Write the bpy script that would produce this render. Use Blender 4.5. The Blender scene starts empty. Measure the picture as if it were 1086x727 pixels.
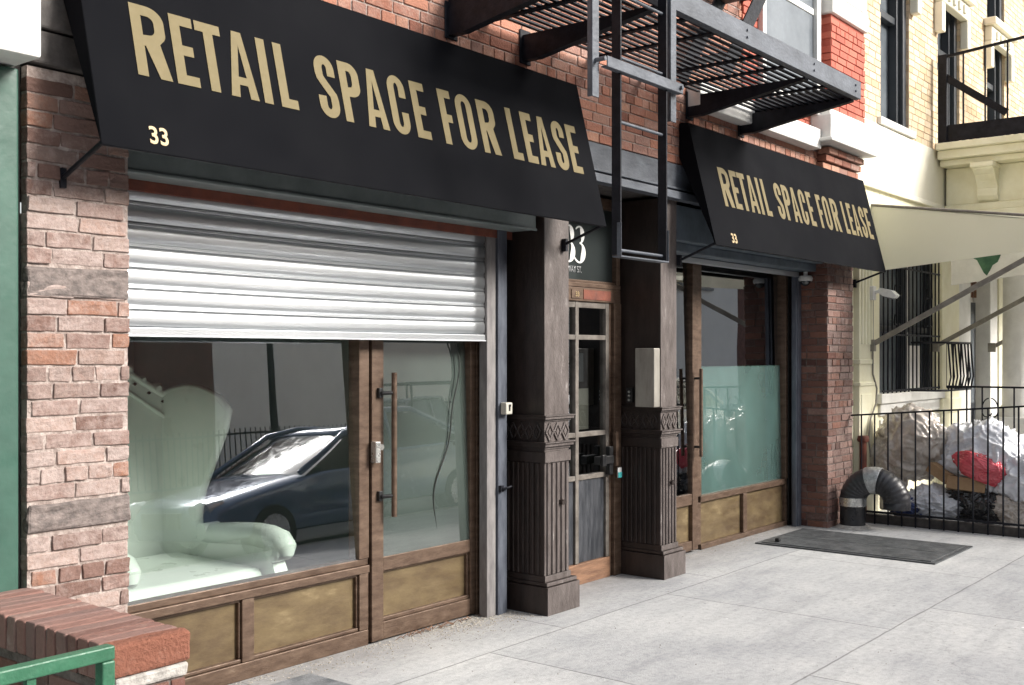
import bpy, bmesh, math, random
from mathutils import Vector, Matrix, noise
random.seed(7)
S = bpy.context.scene
COL = S.collection
W = 4.14          # facade plane of the brick building (camera stands at the origin, x runs along the facade)

# ------------------------------------------------------------------ mesh helpers
class MB:
    def __init__(s): s.v = []; s.f = []; s.c = []; s.sm = []
    def add(s, vs, fs, col=None, smooth=False):
        o = len(s.v); s.v += [tuple(p) for p in vs]
        for f in fs:
            s.f.append([i + o for i in f]); s.c.append(col or (0.5, 0, 0.5, 1)); s.sm.append(smooth)
    def box(s, x0, x1, y0, y1, z0, z1, col=None, j=0.0):
        vs = [(x, y, z) for z in (z0, z1) for y in (y0, y1) for x in (x0, x1)]
        if j: vs = [tuple(c + random.uniform(-j, j) for c in p) for p in vs]
        s.add(vs, [(0, 2, 3, 1), (4, 5, 7, 6), (0, 1, 5, 4), (2, 6, 7, 3), (0, 4, 6, 2), (1, 3, 7, 5)], col)
        return s
    def obox(s, a, b, w, t, up=(0, 0, 1)):
        """bar from a to b, width w (sideways), thickness t (along up)"""
        a = Vector(a); b = Vector(b); d = (b - a).normalized(); u = Vector(up)
        sd = d.cross(u)
        if sd.length < 1e-5: sd = d.cross(Vector((1, 0, 0)))
        sd.normalize(); u = sd.cross(d).normalized()
        vs = []
        for p in (a, b):
            for q, r in ((-1, -1), (1, -1), (1, 1), (-1, 1)):
                vs.append(p + sd * q * w / 2 + u * r * t / 2)
        s.add(vs, [(0, 3, 2, 1), (4, 5, 6, 7), (0, 1, 5, 4), (1, 2, 6, 5), (2, 3, 7, 6), (3, 0, 4, 7)])
        return s
    def tube(s, pts, r, n=10, smooth=True, cap=True):
        pts = [Vector(p) for p in pts]; N = len(pts)
        rs = r if isinstance(r, (list, tuple)) else [r] * N
        vs = []; fs = []; prev = None
        for i, p in enumerate(pts):
            t = (pts[min(i + 1, N - 1)] - pts[max(i - 1, 0)]).normalized()
            if prev is None:
                a = Vector((0, 0, 1)) if abs(t.z) < .9 else Vector((1, 0, 0))
                u = t.cross(a).normalized()
            else:
                u = (prev - t * prev.dot(t)).normalized()
            prev = u; w = t.cross(u)
            for k in range(n):
                an = 2 * math.pi * k / n
                vs.append(p + (u * math.cos(an) + w * math.sin(an)) * rs[i])
        for i in range(N - 1):
            for k in range(n):
                k2 = (k + 1) % n
                fs.append((i * n + k, i * n + k2, (i + 1) * n + k2, (i + 1) * n + k))
        s.add(vs, fs, None, smooth)
        if cap:
            s.add(vs[:n], [tuple(reversed(range(n)))]); s.add(vs[-n:], [tuple(range(n))])
        return s
    def prism(s, poly, axis, a, b, smooth=False):
        """poly 2-D; axis 'x' -> poly=(y,z), 'y' -> (x,z), 'z' -> (x,y)"""
        def P(p, t):
            return {'x': (t, p[0], p[1]), 'y': (p[0], t, p[1]), 'z': (p[0], p[1], t)}[axis]
        n = len(poly)
        vs = [P(p, a) for p in poly] + [P(p, b) for p in poly]
        s.add(vs, [tuple(reversed(range(n))), tuple(range(n, 2 * n))])
        s.add(vs, [(i, (i + 1) % n, n + (i + 1) % n, n + i) for i in range(n)], None, smooth)
        return s
    def build(s, name, mat, parent=None, bevel=0, seg=2, at=None, keep=False):
        me = bpy.data.meshes.new(name)
        off = Vector(at) if at is not None else Vector((0, 0, 0))
        if parent is not None and at is None: off = Vector(parent.get('_o', (0, 0, 0)))
        me.from_pydata([Vector(p) - off for p in s.v], [], s.f)
        me.polygons.foreach_set('use_smooth', s.sm)
        if any(c[0] != .5 or c[1] for c in s.c):
            at_ = me.color_attributes.new('brk', 'FLOAT_COLOR', 'CORNER')
            dat = []
            for i, f in enumerate(s.f): dat += list(s.c[i]) * len(f)
            at_.data.foreach_set('color', dat)
        bm = bmesh.new(); bm.from_mesh(me)
        if not keep: bmesh.ops.recalc_face_normals(bm, faces=bm.faces)
        bm.to_mesh(me); bm.free()
        me.materials.append(mat)
        o = bpy.data.objects.new(name, me); COL.objects.link(o)
        if parent is not None:
            o.parent = parent
        else:
            o.location = off
        o['_o'] = tuple(off) if parent is None else tuple(parent.get('_o', (0, 0, 0)))
        if bevel:
            m = o.modifiers.new('Bevel', 'BEVEL'); m.width = bevel; m.segments = seg
            m.limit_method = 'ANGLE'; m.angle_limit = math.radians(40)
            m.harden_normals = False
        return o

def thing(name, label, cat, loc, group=None):
    o = bpy.data.objects.new(name, None); COL.objects.link(o)
    o.location = loc; o['_o'] = tuple(loc); o['label'] = label; o['category'] = cat
    o.empty_display_size = .2
    if group: o['group'] = group
    return o
def tag(o, label=None, cat=None, group=None, kind=None):
    if label: o['label'] = label
    if cat: o['category'] = cat
    if group: o['group'] = group
    if kind: o['kind'] = kind
    return o
def B(*a, **k): return MB().box(*a, **k)

# ------------------------------------------------------------------ materials
def nodes(name):
    m = bpy.data.materials.new(name); m.use_nodes = True
    nt = m.node_tree; b = nt.nodes['Principled BSDF']
    return m, nt, b
def N(nt, t, **kw):
    n = nt.nodes.new(t)
    for k, v in kw.items():
        if k in n.inputs: n.inputs[k].default_value = v
        else: setattr(n, k, v)
    return n
def ramp(nt, fac, stops):
    r = nt.nodes.new('ShaderNodeValToRGB'); e = r.color_ramp.elements
    while len(e) < len(stops): e.new(0.5)
    for i, (p, c) in enumerate(stops):
        e[i].position = p; e[i].color = (*c, 1) if len(c) == 3 else c
    nt.links.new(fac, r.inputs[0]); return r
def coords(nt, scale=(1, 1, 1)):
    g = N(nt, 'ShaderNodeNewGeometry'); m = N(nt, 'ShaderNodeMapping')
    m.inputs['Scale'].default_value = scale
    nt.links.new(g.outputs['Position'], m.inputs['Vector']); return m.outputs[0]
def mottled(name, c1, c2, scale=6, rough=(.4, .7), bump=.1, bscale=60, metal=0, stretch=(1, 1, 1), c3=None, spec=.5, lo=.35, hi=.65, coat=0):
    m, nt, b = nodes(name); L = nt.links.new
    v = coords(nt, stretch)
    n = N(nt, 'ShaderNodeTexNoise', Scale=scale, Detail=8, Roughness=.65); L(v, n.inputs['Vector'])
    st = [(lo, c1), (hi, c2)]
    if c3: st.append((min(hi + .1, .98), c3))
    r = ramp(nt, n.outputs['Fac'], st); L(r.outputs[0], b.inputs['Base Color'])
    n2 = N(nt, 'ShaderNodeTexNoise', Scale=scale * 2.7, Detail=6); L(v, n2.inputs['Vector'])
    mr = N(nt, 'ShaderNodeMapRange'); mr.inputs[1].default_value = .3; mr.inputs[2].default_value = .7
    mr.inputs[3].default_value = rough[0]; mr.inputs[4].default_value = rough[1]
    L(n2.outputs['Fac'], mr.inputs[0]); L(mr.outputs[0], b.inputs['Roughness'])
    if bump:
        n3 = N(nt, 'ShaderNodeTexNoise', Scale=bscale, Detail=5); L(v, n3.inputs['Vector'])
        bp = N(nt, 'ShaderNodeBump', Strength=bump, Distance=.01)
        L(n3.outputs['Fac'], bp.inputs['Height']); L(bp.outputs[0], b.inputs['Normal'])
    b.inputs['Metallic'].default_value = metal
    b.inputs['Specular IOR Level'].default_value = spec
    b.inputs['Coat Weight'].default_value = coat
    return m
def brickmat(name, cols, wash=(.55, .5, .47), washamt=1.0, bump=.5):
    m, nt, b = nodes(name); L = nt.links.new
    a = N(nt, 'ShaderNodeAttribute'); a.attribute_name = 'brk'
    sp = N(nt, 'ShaderNodeSeparateColor'); L(a.outputs['Color'], sp.inputs[0])
    v = coords(nt)
    n = N(nt, 'ShaderNodeTexNoise', Scale=38, Detail=8, Roughness=.7); L(v, n.inputs['Vector'])
    ad = N(nt, 'ShaderNodeMath', operation='MULTIPLY_ADD'); L(n.outputs['Fac'], ad.inputs[0]); ad.inputs[1].default_value = .35
    L(sp.outputs[0], ad.inputs[2])
    sb = N(nt, 'ShaderNodeMath', operation='SUBTRACT'); L(ad.outputs[0], sb.inputs[0]); sb.inputs[1].default_value = .17
    k = len(cols); r = ramp(nt, sb.outputs[0], [(i / (k - 1), c) for i, c in enumerate(cols)])
    # lime wash / efflorescence patches
    n2 = N(nt, 'ShaderNodeTexNoise', Scale=26, Detail=10, Roughness=.75); L(v, n2.inputs['Vector'])
    s2 = N(nt, 'ShaderNodeMath', operation='ADD'); L(n2.outputs['Fac'], s2.inputs[0]); L(sp.outputs[1], s2.inputs[1])
    mr = N(nt, 'ShaderNodeMapRange'); mr.inputs[1].default_value = .62; mr.inputs[2].default_value = 1.0
    mr.inputs[3].default_value = 0; mr.inputs[4].default_value = washamt; L(s2.outputs[0], mr.inputs[0])
    mx = N(nt, 'ShaderNodeMix', data_type='RGBA'); L(mr.outputs[0], mx.inputs[0]); L(r.outputs[0], mx.inputs[6]); mx.inputs[7].default_value = (*wash, 1)
    # soot
    n3 = N(nt, 'ShaderNodeTexNoise', Scale=5, Detail=9, Roughness=.8); L(v, n3.inputs['Vector'])
    m3 = N(nt, 'ShaderNodeMapRange'); m3.inputs[1].default_value = .56; m3.inputs[2].default_value = .8; m3.inputs[4].default_value = .6; L(n3.outputs['Fac'], m3.inputs[0])
    mx2 = N(nt, 'ShaderNodeMix', data_type='RGBA'); L(m3.outputs[0], mx2.inputs[0]); L(mx.outputs[2], mx2.inputs[6]); mx2.inputs[7].default_value = (.07, .05, .045, 1)
    L(mx2.outputs[2], b.inputs['Base Color']); b.inputs['Roughness'].default_value = .85
    n4 = N(nt, 'ShaderNodeTexNoise', Scale=90, Detail=6, Roughness=.7); L(v, n4.inputs['Vector'])
    n5 = N(nt, 'ShaderNodeTexVoronoi', Scale=60); L(v, n5.inputs['Vector'])
    mm = N(nt, 'ShaderNodeMath', operation='MULTIPLY_ADD'); L(n5.outputs['Distance'], mm.inputs[0]); mm.inputs[1].default_value = .4; L(n4.outputs['Fac'], mm.inputs[2])
    bp = N(nt, 'ShaderNodeBump', Strength=bump, Distance=.012); L(mm.outputs[0], bp.inputs['Height']); L(bp.outputs[0], b.inputs['Normal'])
    return m
def flat(name, c, rough=.5, metal=0, **k):
    return mottled(name, tuple(x * .85 for x in c), tuple(min(1, x * 1.12) for x in c), 5, (max(.05, rough - .1), rough + .1), k.pop('bump', .04), 80, metal, **k)

M = {}
M['brick_old'] = brickmat('old_brick', [(.11, .06, .047), (.18, .105, .085), (.22, .135, .112), (.20, .14, .12), (.26, .125, .08), (.26, .18, .15)], (.44, .36, .33), .75)
M['brick_stone'] = mottled('weathered_stone', (.09, .075, .07), (.22, .18, .165), 28, (.8, .95), .8, 50, c3=(.34, .29, .265), stretch=(.8, 1, 1.1))
M['brick_dark'] = brickmat('dark_brick', [(.07, .03, .025), (.13, .055, .042), (.17, .075, .055), (.12, .07, .06), (.21, .09, .06), (.2, .11, .09)], (.42, .34, .31), .45)
M['brick_red'] = brickmat('red_brick', [(.20, .075, .05), (.34, .14, .09), (.42, .19, .125), (.27, .15, .12), (.45, .22, .14)], (.5, .40, .35), .55)
M['brick_cap'] = brickmat('cap_brick', [(.15, .075, .06), (.20, .10, .08), (.25, .135, .11), (.19, .115, .10), (.24, .145, .12)], (.5, .42, .38), .5)
M['brick_end'] = brickmat('cap_end_brick', [(.19, .07, .045), (.24, .09, .055), (.28, .11, .07)], (.55, .48, .42), .3, .9)
M['brick_tan'] = brickmat('tan_brick', [(.50, .36, .22), (.60, .46, .30), (.66, .52, .37), (.55, .42, .29)], (.7, .62, .52), .5, .2)
M['mortar'] = mottled('mortar', (.22, .17, .15), (.46, .39, .355), 30, (.85, .95), .7, 70)
M['mortar_dark'] = mottled('sooty_mortar', (.09, .07, .06), (.2, .16, .145), 22, (.85, .95), .7, 70)
M['mortar_tan'] = mottled('tan_mortar', (.42, .34, .25), (.52, .43, .33), 22, (.85, .95), .3, 70)
M['stone'] = mottled('grey_stone', (.13, .12, .115), (.34, .31, .29), 25, (.8, .95), .7, 50)
M['blackstone'] = mottled('sooty_lintel', (.03, .027, .026), (.085, .075, .07), 9, (.6, .85), .4, 30)
M['paint_worn_lit'] = mottled('weathered_lit_brown_paint', (.055, .043, .039), (.12, .10, .094), 8, (.4, .6), .35, 55, stretch=(2.5, 2.5, .7), c3=(.29, .265, .255), lo=.3, hi=.62)  # worn paint, also lightened to carry the daylight on the column fronts
M['paint_shaded'] = mottled('shaded_brown_paint', (.014, .009, .0075), (.032, .021, .018), 7, (.35, .55), .2, 45, stretch=(2, 2, .6))  # same column paint, its colour darkened for the shade on the recessed sides
M['bronze'] = mottled('bronze_frame', (.075, .045, .03), (.15, .10, .07), 8, (.35, .6), .15, 60, .35, (1, 1, 3), c3=(.23, .17, .12))
M['brass'] = mottled('aged_brass_panel', (.085, .055, .03), (.165, .12, .062), 3.4, (.34, .55), .1, 60, .25, (.8, 1, 2.2), c3=(.25, .19, .105), lo=.32, hi=.58)
M['kick'] = mottled('grey_kick_plate', (.05, .055, .065), (.13, .135, .15), 6, (.3, .5), .1, 40, .6, (4, 4, .7))
M['orangewood'] = mottled('orange_weathered_wood', (.12, .06, .035), (.26, .14, .08), 8, (.5, .8), .3, 50, stretch=(.5, .5, 4))
M['galv'] = mottled('galvanised_shutter', (.52, .54, .56), (.62, .64, .66), 2, (.34, .36), 0, 60, .9, (.1, 1, 1))
M['galvrail'] = mottled('dull_galvanised_rail', (.08, .09, .115), (.15, .165, .2), 10, (.4, .6), .15, 50, .4, (2, 2, .5))
M['whiterail'] = mottled('whitish_painted_rail', (.13, .122, .122), (.23, .215, .212), 10, (.5, .7), .15, 50, 0, (2, 2, .5))
M['hood'] = mottled('grey_green_sheet_metal', (.13, .155, .155), (.2, .23, .225), 4, (.4, .6), .06, 30, .1)
M['hoodblue'] = mottled('blue_grey_sheet_metal', (.07, .09, .11), (.13, .16, .19), 4, (.4, .6), .06, 30, .1)
M['redlead'] = mottled('red_lead_paint', (.10, .03, .02), (.2, .055, .03), 8, (.6, .8), .2, 40)
M['awning'] = mottled('black_awning_canvas', (.0042, .0045, .006), (.0054, .0057, .0074), 1.2, (.75, .85), .03, 400, spec=.05)
M['gold'] = mottled('gold_lettering', (.155, .125, .062), (.172, .138, .07), 20, (.6, .7), .0, 200, spec=.2)
M['cream_num'] = mottled('pale_gold_number', (.42, .31, .16), (.46, .34, .18), 20, (.5, .6), 0)
M['munt'] = mottled('dull_worn_paint', (.08, .068, .058), (.19, .17, .15), 9, (.4, .6), .1, 40)
M['iron'] = mottled('black_painted_iron', (.005, .0055, .0085), (.014, .015, .021), 12, (.4, .6), .2, 60, spec=.2)
M['irongrey'] = mottled('grey_worn_iron', (.045, .052, .065), (.11, .122, .145), 7, (.35, .55), .25, 50, stretch=(.5, 1, 1), c3=(.2, .22, .25))
M['green'] = mottled('green_paint', (.028, .078, .057), (.04, .105, .078), 5, (.4, .6), .12, 30)
M['green_rail'] = mottled('bright_green_rail_paint', (.028, .11, .06), (.042, .15, .085), 14, (.35, .55), .3, 60, c3=(.08, .19, .12))
M['white'] = mottled('off_white_paint', (.62, .61, .58), (.74, .73, .70), 5, (.55, .75), .15, 40)
M['cream'] = mottled('cream_paint', (.74, .70, .50), (.82, .79, .61), 4, (.5, .7), .15, 40)
M['palecream'] = mottled('pale_cream_render', (.72, .68, .56), (.80, .77, .66), 1.5, (.6, .8), .15, 30)
M['redpaint'] = brickmat('red_painted_brick', [(.38, .09, .06), (.46, .12, .08), (.5, .15, .10)], (.55, .3, .25), .4, .3)
M['fabric'] = mottled('cream_awning_fabric', (.72, .71, .64), (.78, .77, .70), 2, (.7, .9), .05, 200)
_n = M['fabric'].node_tree; _b = _n.nodes['Principled BSDF']; _o = _n.nodes['Material Output']; _m = _n.nodes.new('ShaderNodeMixShader'); _t = _n.nodes.new('ShaderNodeBsdfTranslucent')
_t.inputs[0].default_value = (.95, .94, .86, 1); _m.inputs[0].default_value = .6; _n.links.new(_b.outputs[0], _m.inputs[1]); _n.links.new(_t.outputs[0], _m.inputs[2]); _n.links.new(_m.outputs[0], _o.inputs[0])
M['woodpale'] = mottled('grey_weathered_pole', (.16, .145, .12), (.28, .26, .22), 8, (.5, .7), .1, 40)
M['chair'] = mottled('white_lacquered_chair', (.76, .82, .77), (.82, .86, .82), 3, (.25, .4), .02, 30, coat=.2)
M['intfloor'] = mottled('grey_interior_floor', (.24, .27, .26), (.34, .37, .36), 2, (.4, .6), .05, 20)
M['intwall'] = mottled('interior_wall', (.42, .50, .46), (.5, .58, .54), 1.5, (.7, .9), .05, 20)
M['whitewall'] = mottled('white_plaster', (.66, .68, .66), (.74, .76, .74), 2, (.7, .9), .05, 20)
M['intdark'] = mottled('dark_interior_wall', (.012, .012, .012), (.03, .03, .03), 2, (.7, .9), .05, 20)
M['silver'] = flat('brushed_steel', (.62, .62, .60), .3, .8)
M['plastic'] = flat('beige_plastic', (.48, .46, .40), .5)
M['box_steel'] = mottled('stained_steel_box', (.27, .25, .22), (.38, .36, .32), 6, (.35, .5), .08, 30, .35, (2, 2, .6))
M['black'] = flat('black_plastic', (.012, .012, .013), .4)
M['cable'] = flat('dark_cable', (.015, .018, .016), .5)
M['teal'] = flat('teal_sticker', (.08, .5, .5), .4)
M['whitepl'] = flat('white_plastic', (.75, .75, .73), .3)
M['tape'] = mottled('silver_duct_tape', (.35, .36, .37), (.6, .61, .62), 30, (.25, .5), .6, 60, .7)
M['pipe'] = mottled('black_plastic_pipe', (.012, .012, .014), (.04, .04, .045), 5, (.22, .5), .1, 40)
M['grate'] = mottled('steel_cellar_plate', (.045, .05, .055), (.11, .115, .12), 8, (.4, .65), .5, 90, .2)
M['plate'] = mottled('dull_grey_plate', (.10, .11, .12), (.24, .25, .265), 10, (.5, .75), .5, 90)
M['rubber'] = flat('tyre_rubber', (.015, .015, .016), .8)
M['navy'] = flat('dark_blue_car_paint', (.10, .15, .25), .2, .3, coat=1, bump=0)
M['whitecar'] = flat('white_car_paint', (.75, .76, .78), .2, 0, coat=1, bump=0)
M['greycar'] = flat('grey_car_paint', (.2, .22, .25), .25, .3, coat=1, bump=0)
M['carglass'] = flat('car_glass', (.02, .025, .03), .1, coat=1, bump=0)
M['lamp'] = flat('headlamp_lens', (.6, .62, .65), .15, .2, coat=1, bump=0)
M['chrome'] = flat('alloy', (.55, .56, .58), .25, .9, bump=0)
M['asphalt'] = mottled('asphalt', (.035, .035, .036), (.07, .07, .072), 3, (.8, .95), .5, 120)
M['kerbstone'] = mottled('kerb_stone', (.25, .25, .24), (.38, .37, .36), 6, (.7, .9), .3, 60)
M['palewall'] = mottled('pale_painted_wall', (.78, .76, .73), (.84, .82, .79), 1.2, (.7, .9), .1, 20)
M['farbrick'] = mottled('far_brick', (.10, .05, .04), (.2, .10, .08), 4, (.8, .9), .3, 20)
M['cardboard'] = mottled('cardboard', (.28, .17, .09), (.38, .25, .14), 6, (.8, .9), .1, 30)
M['darktrim'] = flat('dark_window_frame', (.03, .035, .042), .4)
M['bluegrey'] = mottled('dull_sash_glass', (.10, .115, .13), (.17, .19, .21), 2, (.15, .25), 0, 10)
M['leaf'] = mottled('dark_green_print', (.03, .09, .05), (.07, .16, .09), 9, (.7, .9), .05, 30)
M['debris'] = mottled('dusty_litter', (.28, .25, .21), (.5, .47, .42), 50, (.8, .95), .4, 90)
M['cementstain'] = mottled('rough_cement', (.3, .28, .26), (.5, .47, .44), 25, (.85, .95), .8, 60)

def bagmat(name, c, c2, tr=.25):
    m = mottled(name, c, c2, 9, (.14, .28), .2, 30, coat=.5)
    b = m.node_tree.nodes['Principled BSDF']
    b.inputs['Subsurface Weight'].default_value = 0
    return m
M['bagwhite'] = bagmat('white_plastic_film', (.62, .63, .68), (.78, .79, .83))
M['bagbeige'] = bagmat('beige_translucent_film', (.40, .34, .29), (.62, .57, .52))
M['bagred'] = bagmat('red_plastic_film', (.55, .05, .08), (.7, .12, .14))
M['bagblue'] = bagmat('blue_plastic_film', (.03, .05, .16), (.08, .12, .3))
M['bagblack'] = bagmat('black_plastic_film', (.012, .012, .014), (.03, .03, .032))

def glass(name, tint, ior, rough=0.0):
    m = bpy.data.materials.new(name); m.use_nodes = True; nt = m.node_tree; nt.nodes.clear(); L = nt.links.new
    o = N(nt, 'ShaderNodeOutputMaterial'); mx = N(nt, 'ShaderNodeMixShader')
    t = N(nt, 'ShaderNodeBsdfTransparent'); t.inputs[0].default_value = (*tint, 1)
    g = N(nt, 'ShaderNodeBsdfGlossy'); g.inputs['Roughness'].default_value = rough; g.inputs[0].default_value = (.92, .95, 1, 1)
    lw = N(nt, 'ShaderNodeLayerWeight', Blend=.5)
    pw = N(nt, 'ShaderNodeMath', operation='POWER'); L(lw.outputs['Facing'], pw.inputs[0]); pw.inputs[1].default_value = 4
    fr = N(nt, 'ShaderNodeMath', operation='MULTIPLY_ADD'); L(pw.outputs[0], fr.inputs[0]); fr.inputs[1].default_value = 1 - ior; fr.inputs[2].default_value = ior
    n = N(nt, 'ShaderNodeTexNoise', Scale=1.3, Detail=1); L(coords(nt), n.inputs['Vector'])
    bp = N(nt, 'ShaderNodeBump', Strength=.06, Distance=.02); L(n.outputs['Fac'], bp.inputs['Height']); L(bp.outputs[0], g.inputs['Normal'])
    L(fr.outputs[0], mx.inputs[0]); L(t.outputs[0], mx.inputs[1]); L(g.outputs[0], mx.inputs[2]); L(mx.outputs[0], o.inputs[0])
    return m
M['glass'] = glass('window_glass', (.90, .97, .93), .27)
M['glassdoor'] = glass('entry_glass', (.6, .64, .62), .26)
def filmglass(name, c, ior=1.9, alpha=1.0):
    m, nt, b = nodes(name); L = nt.links.new
    v = coords(nt, (1, 1, .7)); n = N(nt, 'ShaderNodeTexNoise', Scale=1.6, Detail=3); L(v, n.inputs['Vector'])
    r = ramp(nt, n.outputs['Fac'], [(.3, tuple(x * .6 for x in c)), (.7, tuple(x * 1.35 for x in c))]); L(r.outputs[0], b.inputs['Base Color'])
    b.inputs['Roughness'].default_value = .7; b.inputs['Coat Weight'].default_value = 1; b.inputs['Coat IOR'].default_value = ior
    b.inputs['Coat Roughness'].default_value = .015; b.inputs['Specular IOR Level'].default_value = .2
    b.inputs['Alpha'].default_value = alpha
    return m
M['film'] = filmglass('frosted_door_glass', (.045, .062, .054), 2.6)
M['filmteal'] = filmglass('frosted_teal_glass', (.06, .115, .105), 2.7)
M['transom'] = filmglass('dark_transom_glass', (.014, .02, .02), 1.4)

# concrete paving with flags, joints, stains
def paving():
    m, nt, b = nodes('concrete_paving'); L = nt.links.new
    v = coords(nt)
    nw = N(nt, 'ShaderNodeTexNoise', Scale=1.1, Detail=5, Roughness=.6); L(v, nw.inputs['Vector'])
    sw_ = N(nt, 'ShaderNodeVectorMath', operation='SUBTRACT'); L(nw.outputs['Color'], sw_.inputs[0]); sw_.inputs[1].default_value = (.5, .5, .5)
    vw = N(nt, 'ShaderNodeVectorMath', operation='MULTIPLY_ADD'); L(sw_.outputs[0], vw.inputs[0]); vw.inputs[1].default_value = (.05, .05, 0); L(v, vw.inputs[2])
    mp = N(nt, 'ShaderNodeMapping'); L(vw.outputs[0], mp.inputs[0]); mp.inputs['Location'].default_value = (.35, .78, 0)
    def brick(bw, rh, ms, c1, c2, cm, off=0.0):
        br = N(nt, 'ShaderNodeTexBrick', offset=off); L(mp.outputs[0], br.inputs['Vector'])
        br.inputs['Scale'].default_value = 1; br.inputs['Brick Width'].default_value = bw; br.inputs['Row Height'].default_value = rh
        br.inputs['Mortar Size'].default_value = ms; br.inputs['Mortar Smooth'].default_value = .6
        br.inputs['Color1'].default_value = (*c1, 1); br.inputs['Color2'].default_value = (*c2, 1); br.inputs['Mortar'].default_value = (*cm, 1); return br
    br = brick(1.9, 1.55, .008, (.35, .355, .365), (.47, .47, .468), (.22, .22, .22), .37)
    cur = br.outputs['Color']
    def mul(cur, scale, det, rgh, stops, fac=1.0, stretch=None, kind='noise'):
        vv = v
        if stretch:
            q = N(nt, 'ShaderNodeMapping'); L(v, q.inputs[0]); q.inputs['Scale'].default_value = stretch; q.inputs['Rotation'].default_value = (0, 0, .5); vv = q.outputs[0]
        if kind == 'noise':
            n = N(nt, 'ShaderNodeTexNoise', Scale=scale, Detail=det, Roughness=rgh); o = n.outputs['Fac']
        else:
            n = N(nt, 'ShaderNodeTexVoronoi', Scale=scale); n.inputs['Randomness'].default_value = 1; o = n.outputs['Distance']
        L(vv, n.inputs['Vector']); r = ramp(nt, o, stops)
        mx = N(nt, 'ShaderNodeMix', data_type='RGBA', blend_type='MULTIPLY'); mx.inputs[0].default_value = fac
        L(cur, mx.inputs[6]); L(r.outputs[0], mx.inputs[7]); return mx.outputs[2]
    cur = mul(cur, .8, 9, .68, [(.33, (.80, .81, .83)), (.47, (.96, .96, .965)), (.55, (1.04, 1.04, 1.035)), (.68, (1.16, 1.15, 1.13))])
    cur = mul(cur, 2.6, 8, .72, [(.36, (.84, .84, .845)), (.5, (1, 1, 1)), (.66, (1.08, 1.075, 1.06))], .9, (.5, 2.2, 1))
    cur = mul(cur, 24, 10, .8, [(.30, (.6, .6, .6)), (.5, (1, 1, 1)), (.72, (1.22, 1.21, 1.19))], .85)
    cur = mul(cur, 4.2, 0, 0, [(.030, (.42, .42, .43)), (.050, (1, 1, 1))], .75, None, 'v')
    cur = mul(cur, 1.7, 0, 0, [(.022, (1.6, 1.6, 1.58)), (.034, (1, 1, 1))], 1, (1, 1.6, 1), 'v')
    # dirt gathered along the foot of the building
    sp = N(nt, 'ShaderNodeSeparateXYZ'); L(vw.outputs[0], sp.inputs[0])
    mr = N(nt, 'ShaderNodeMapRange'); mr.inputs[1].default_value = 3.95; mr.inputs[2].default_value = 4.5; mr.inputs[3].default_value = 0; mr.inputs[4].default_value = .85; L(sp.outputs['Y'], mr.inputs[0])
    nd = N(nt, 'ShaderNodeTexNoise', Scale=5, Detail=9, Roughness=.75); L(v, nd.inputs['Vector'])
    ml = N(nt, 'ShaderNodeMath', operation='MULTIPLY'); L(mr.outputs[0], ml.inputs[0]); L(nd.outputs['Fac'], ml.inputs[1])
    mxd = N(nt, 'ShaderNodeMix', data_type='RGBA'); L(ml.outputs[0], mxd.inputs[0]); L(cur, mxd.inputs[6]); mxd.inputs[7].default_value = (.12, .105, .09, 1)
    # hairline cracks
    vm = N(nt, 'ShaderNodeVectorMath', operation='MULTIPLY_ADD'); L(nd.outputs['Color'], vm.inputs[0]); vm.inputs[1].default_value = (.5, .5, 0); L(v, vm.inputs[2])
    vo2 = N(nt, 'ShaderNodeTexVoronoi', Scale=.33, feature='DISTANCE_TO_EDGE'); L(vm.outputs[0], vo2.inputs['Vector'])
    r4 = ramp(nt, vo2.outputs['Distance'], [(.0008, (.6, .6, .6)), (.003, (1, 1, 1))])
    mx4 = N(nt, 'ShaderNodeMix', data_type='RGBA', blend_type='MULTIPLY'); mx4.inputs[0].default_value = .5
    L(mxd.outputs[2], mx4.inputs[6]); L(r4.outputs[0], mx4.inputs[7]); L(mx4.outputs[2], b.inputs['Base Color'])
    b.inputs['Roughness'].default_value = .85
    ad = N(nt, 'ShaderNodeMath', operation='MULTIPLY_ADD'); L(br.outputs['Fac'], ad.inputs[0]); ad.inputs[1].default_value = -.4
    n5 = N(nt, 'ShaderNodeTexNoise', Scale=70, Detail=6, Roughness=.7); L(v, n5.inputs['Vector']); L(n5.outputs['Fac'], ad.inputs[2])
    bp = N(nt, 'ShaderNodeBump', Strength=.35, Distance=.01); L(ad.outputs[0], bp.inputs['Height']); L(bp.outputs[0], b.inputs['Normal'])
    return m
M['paving'] = paving()

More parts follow.
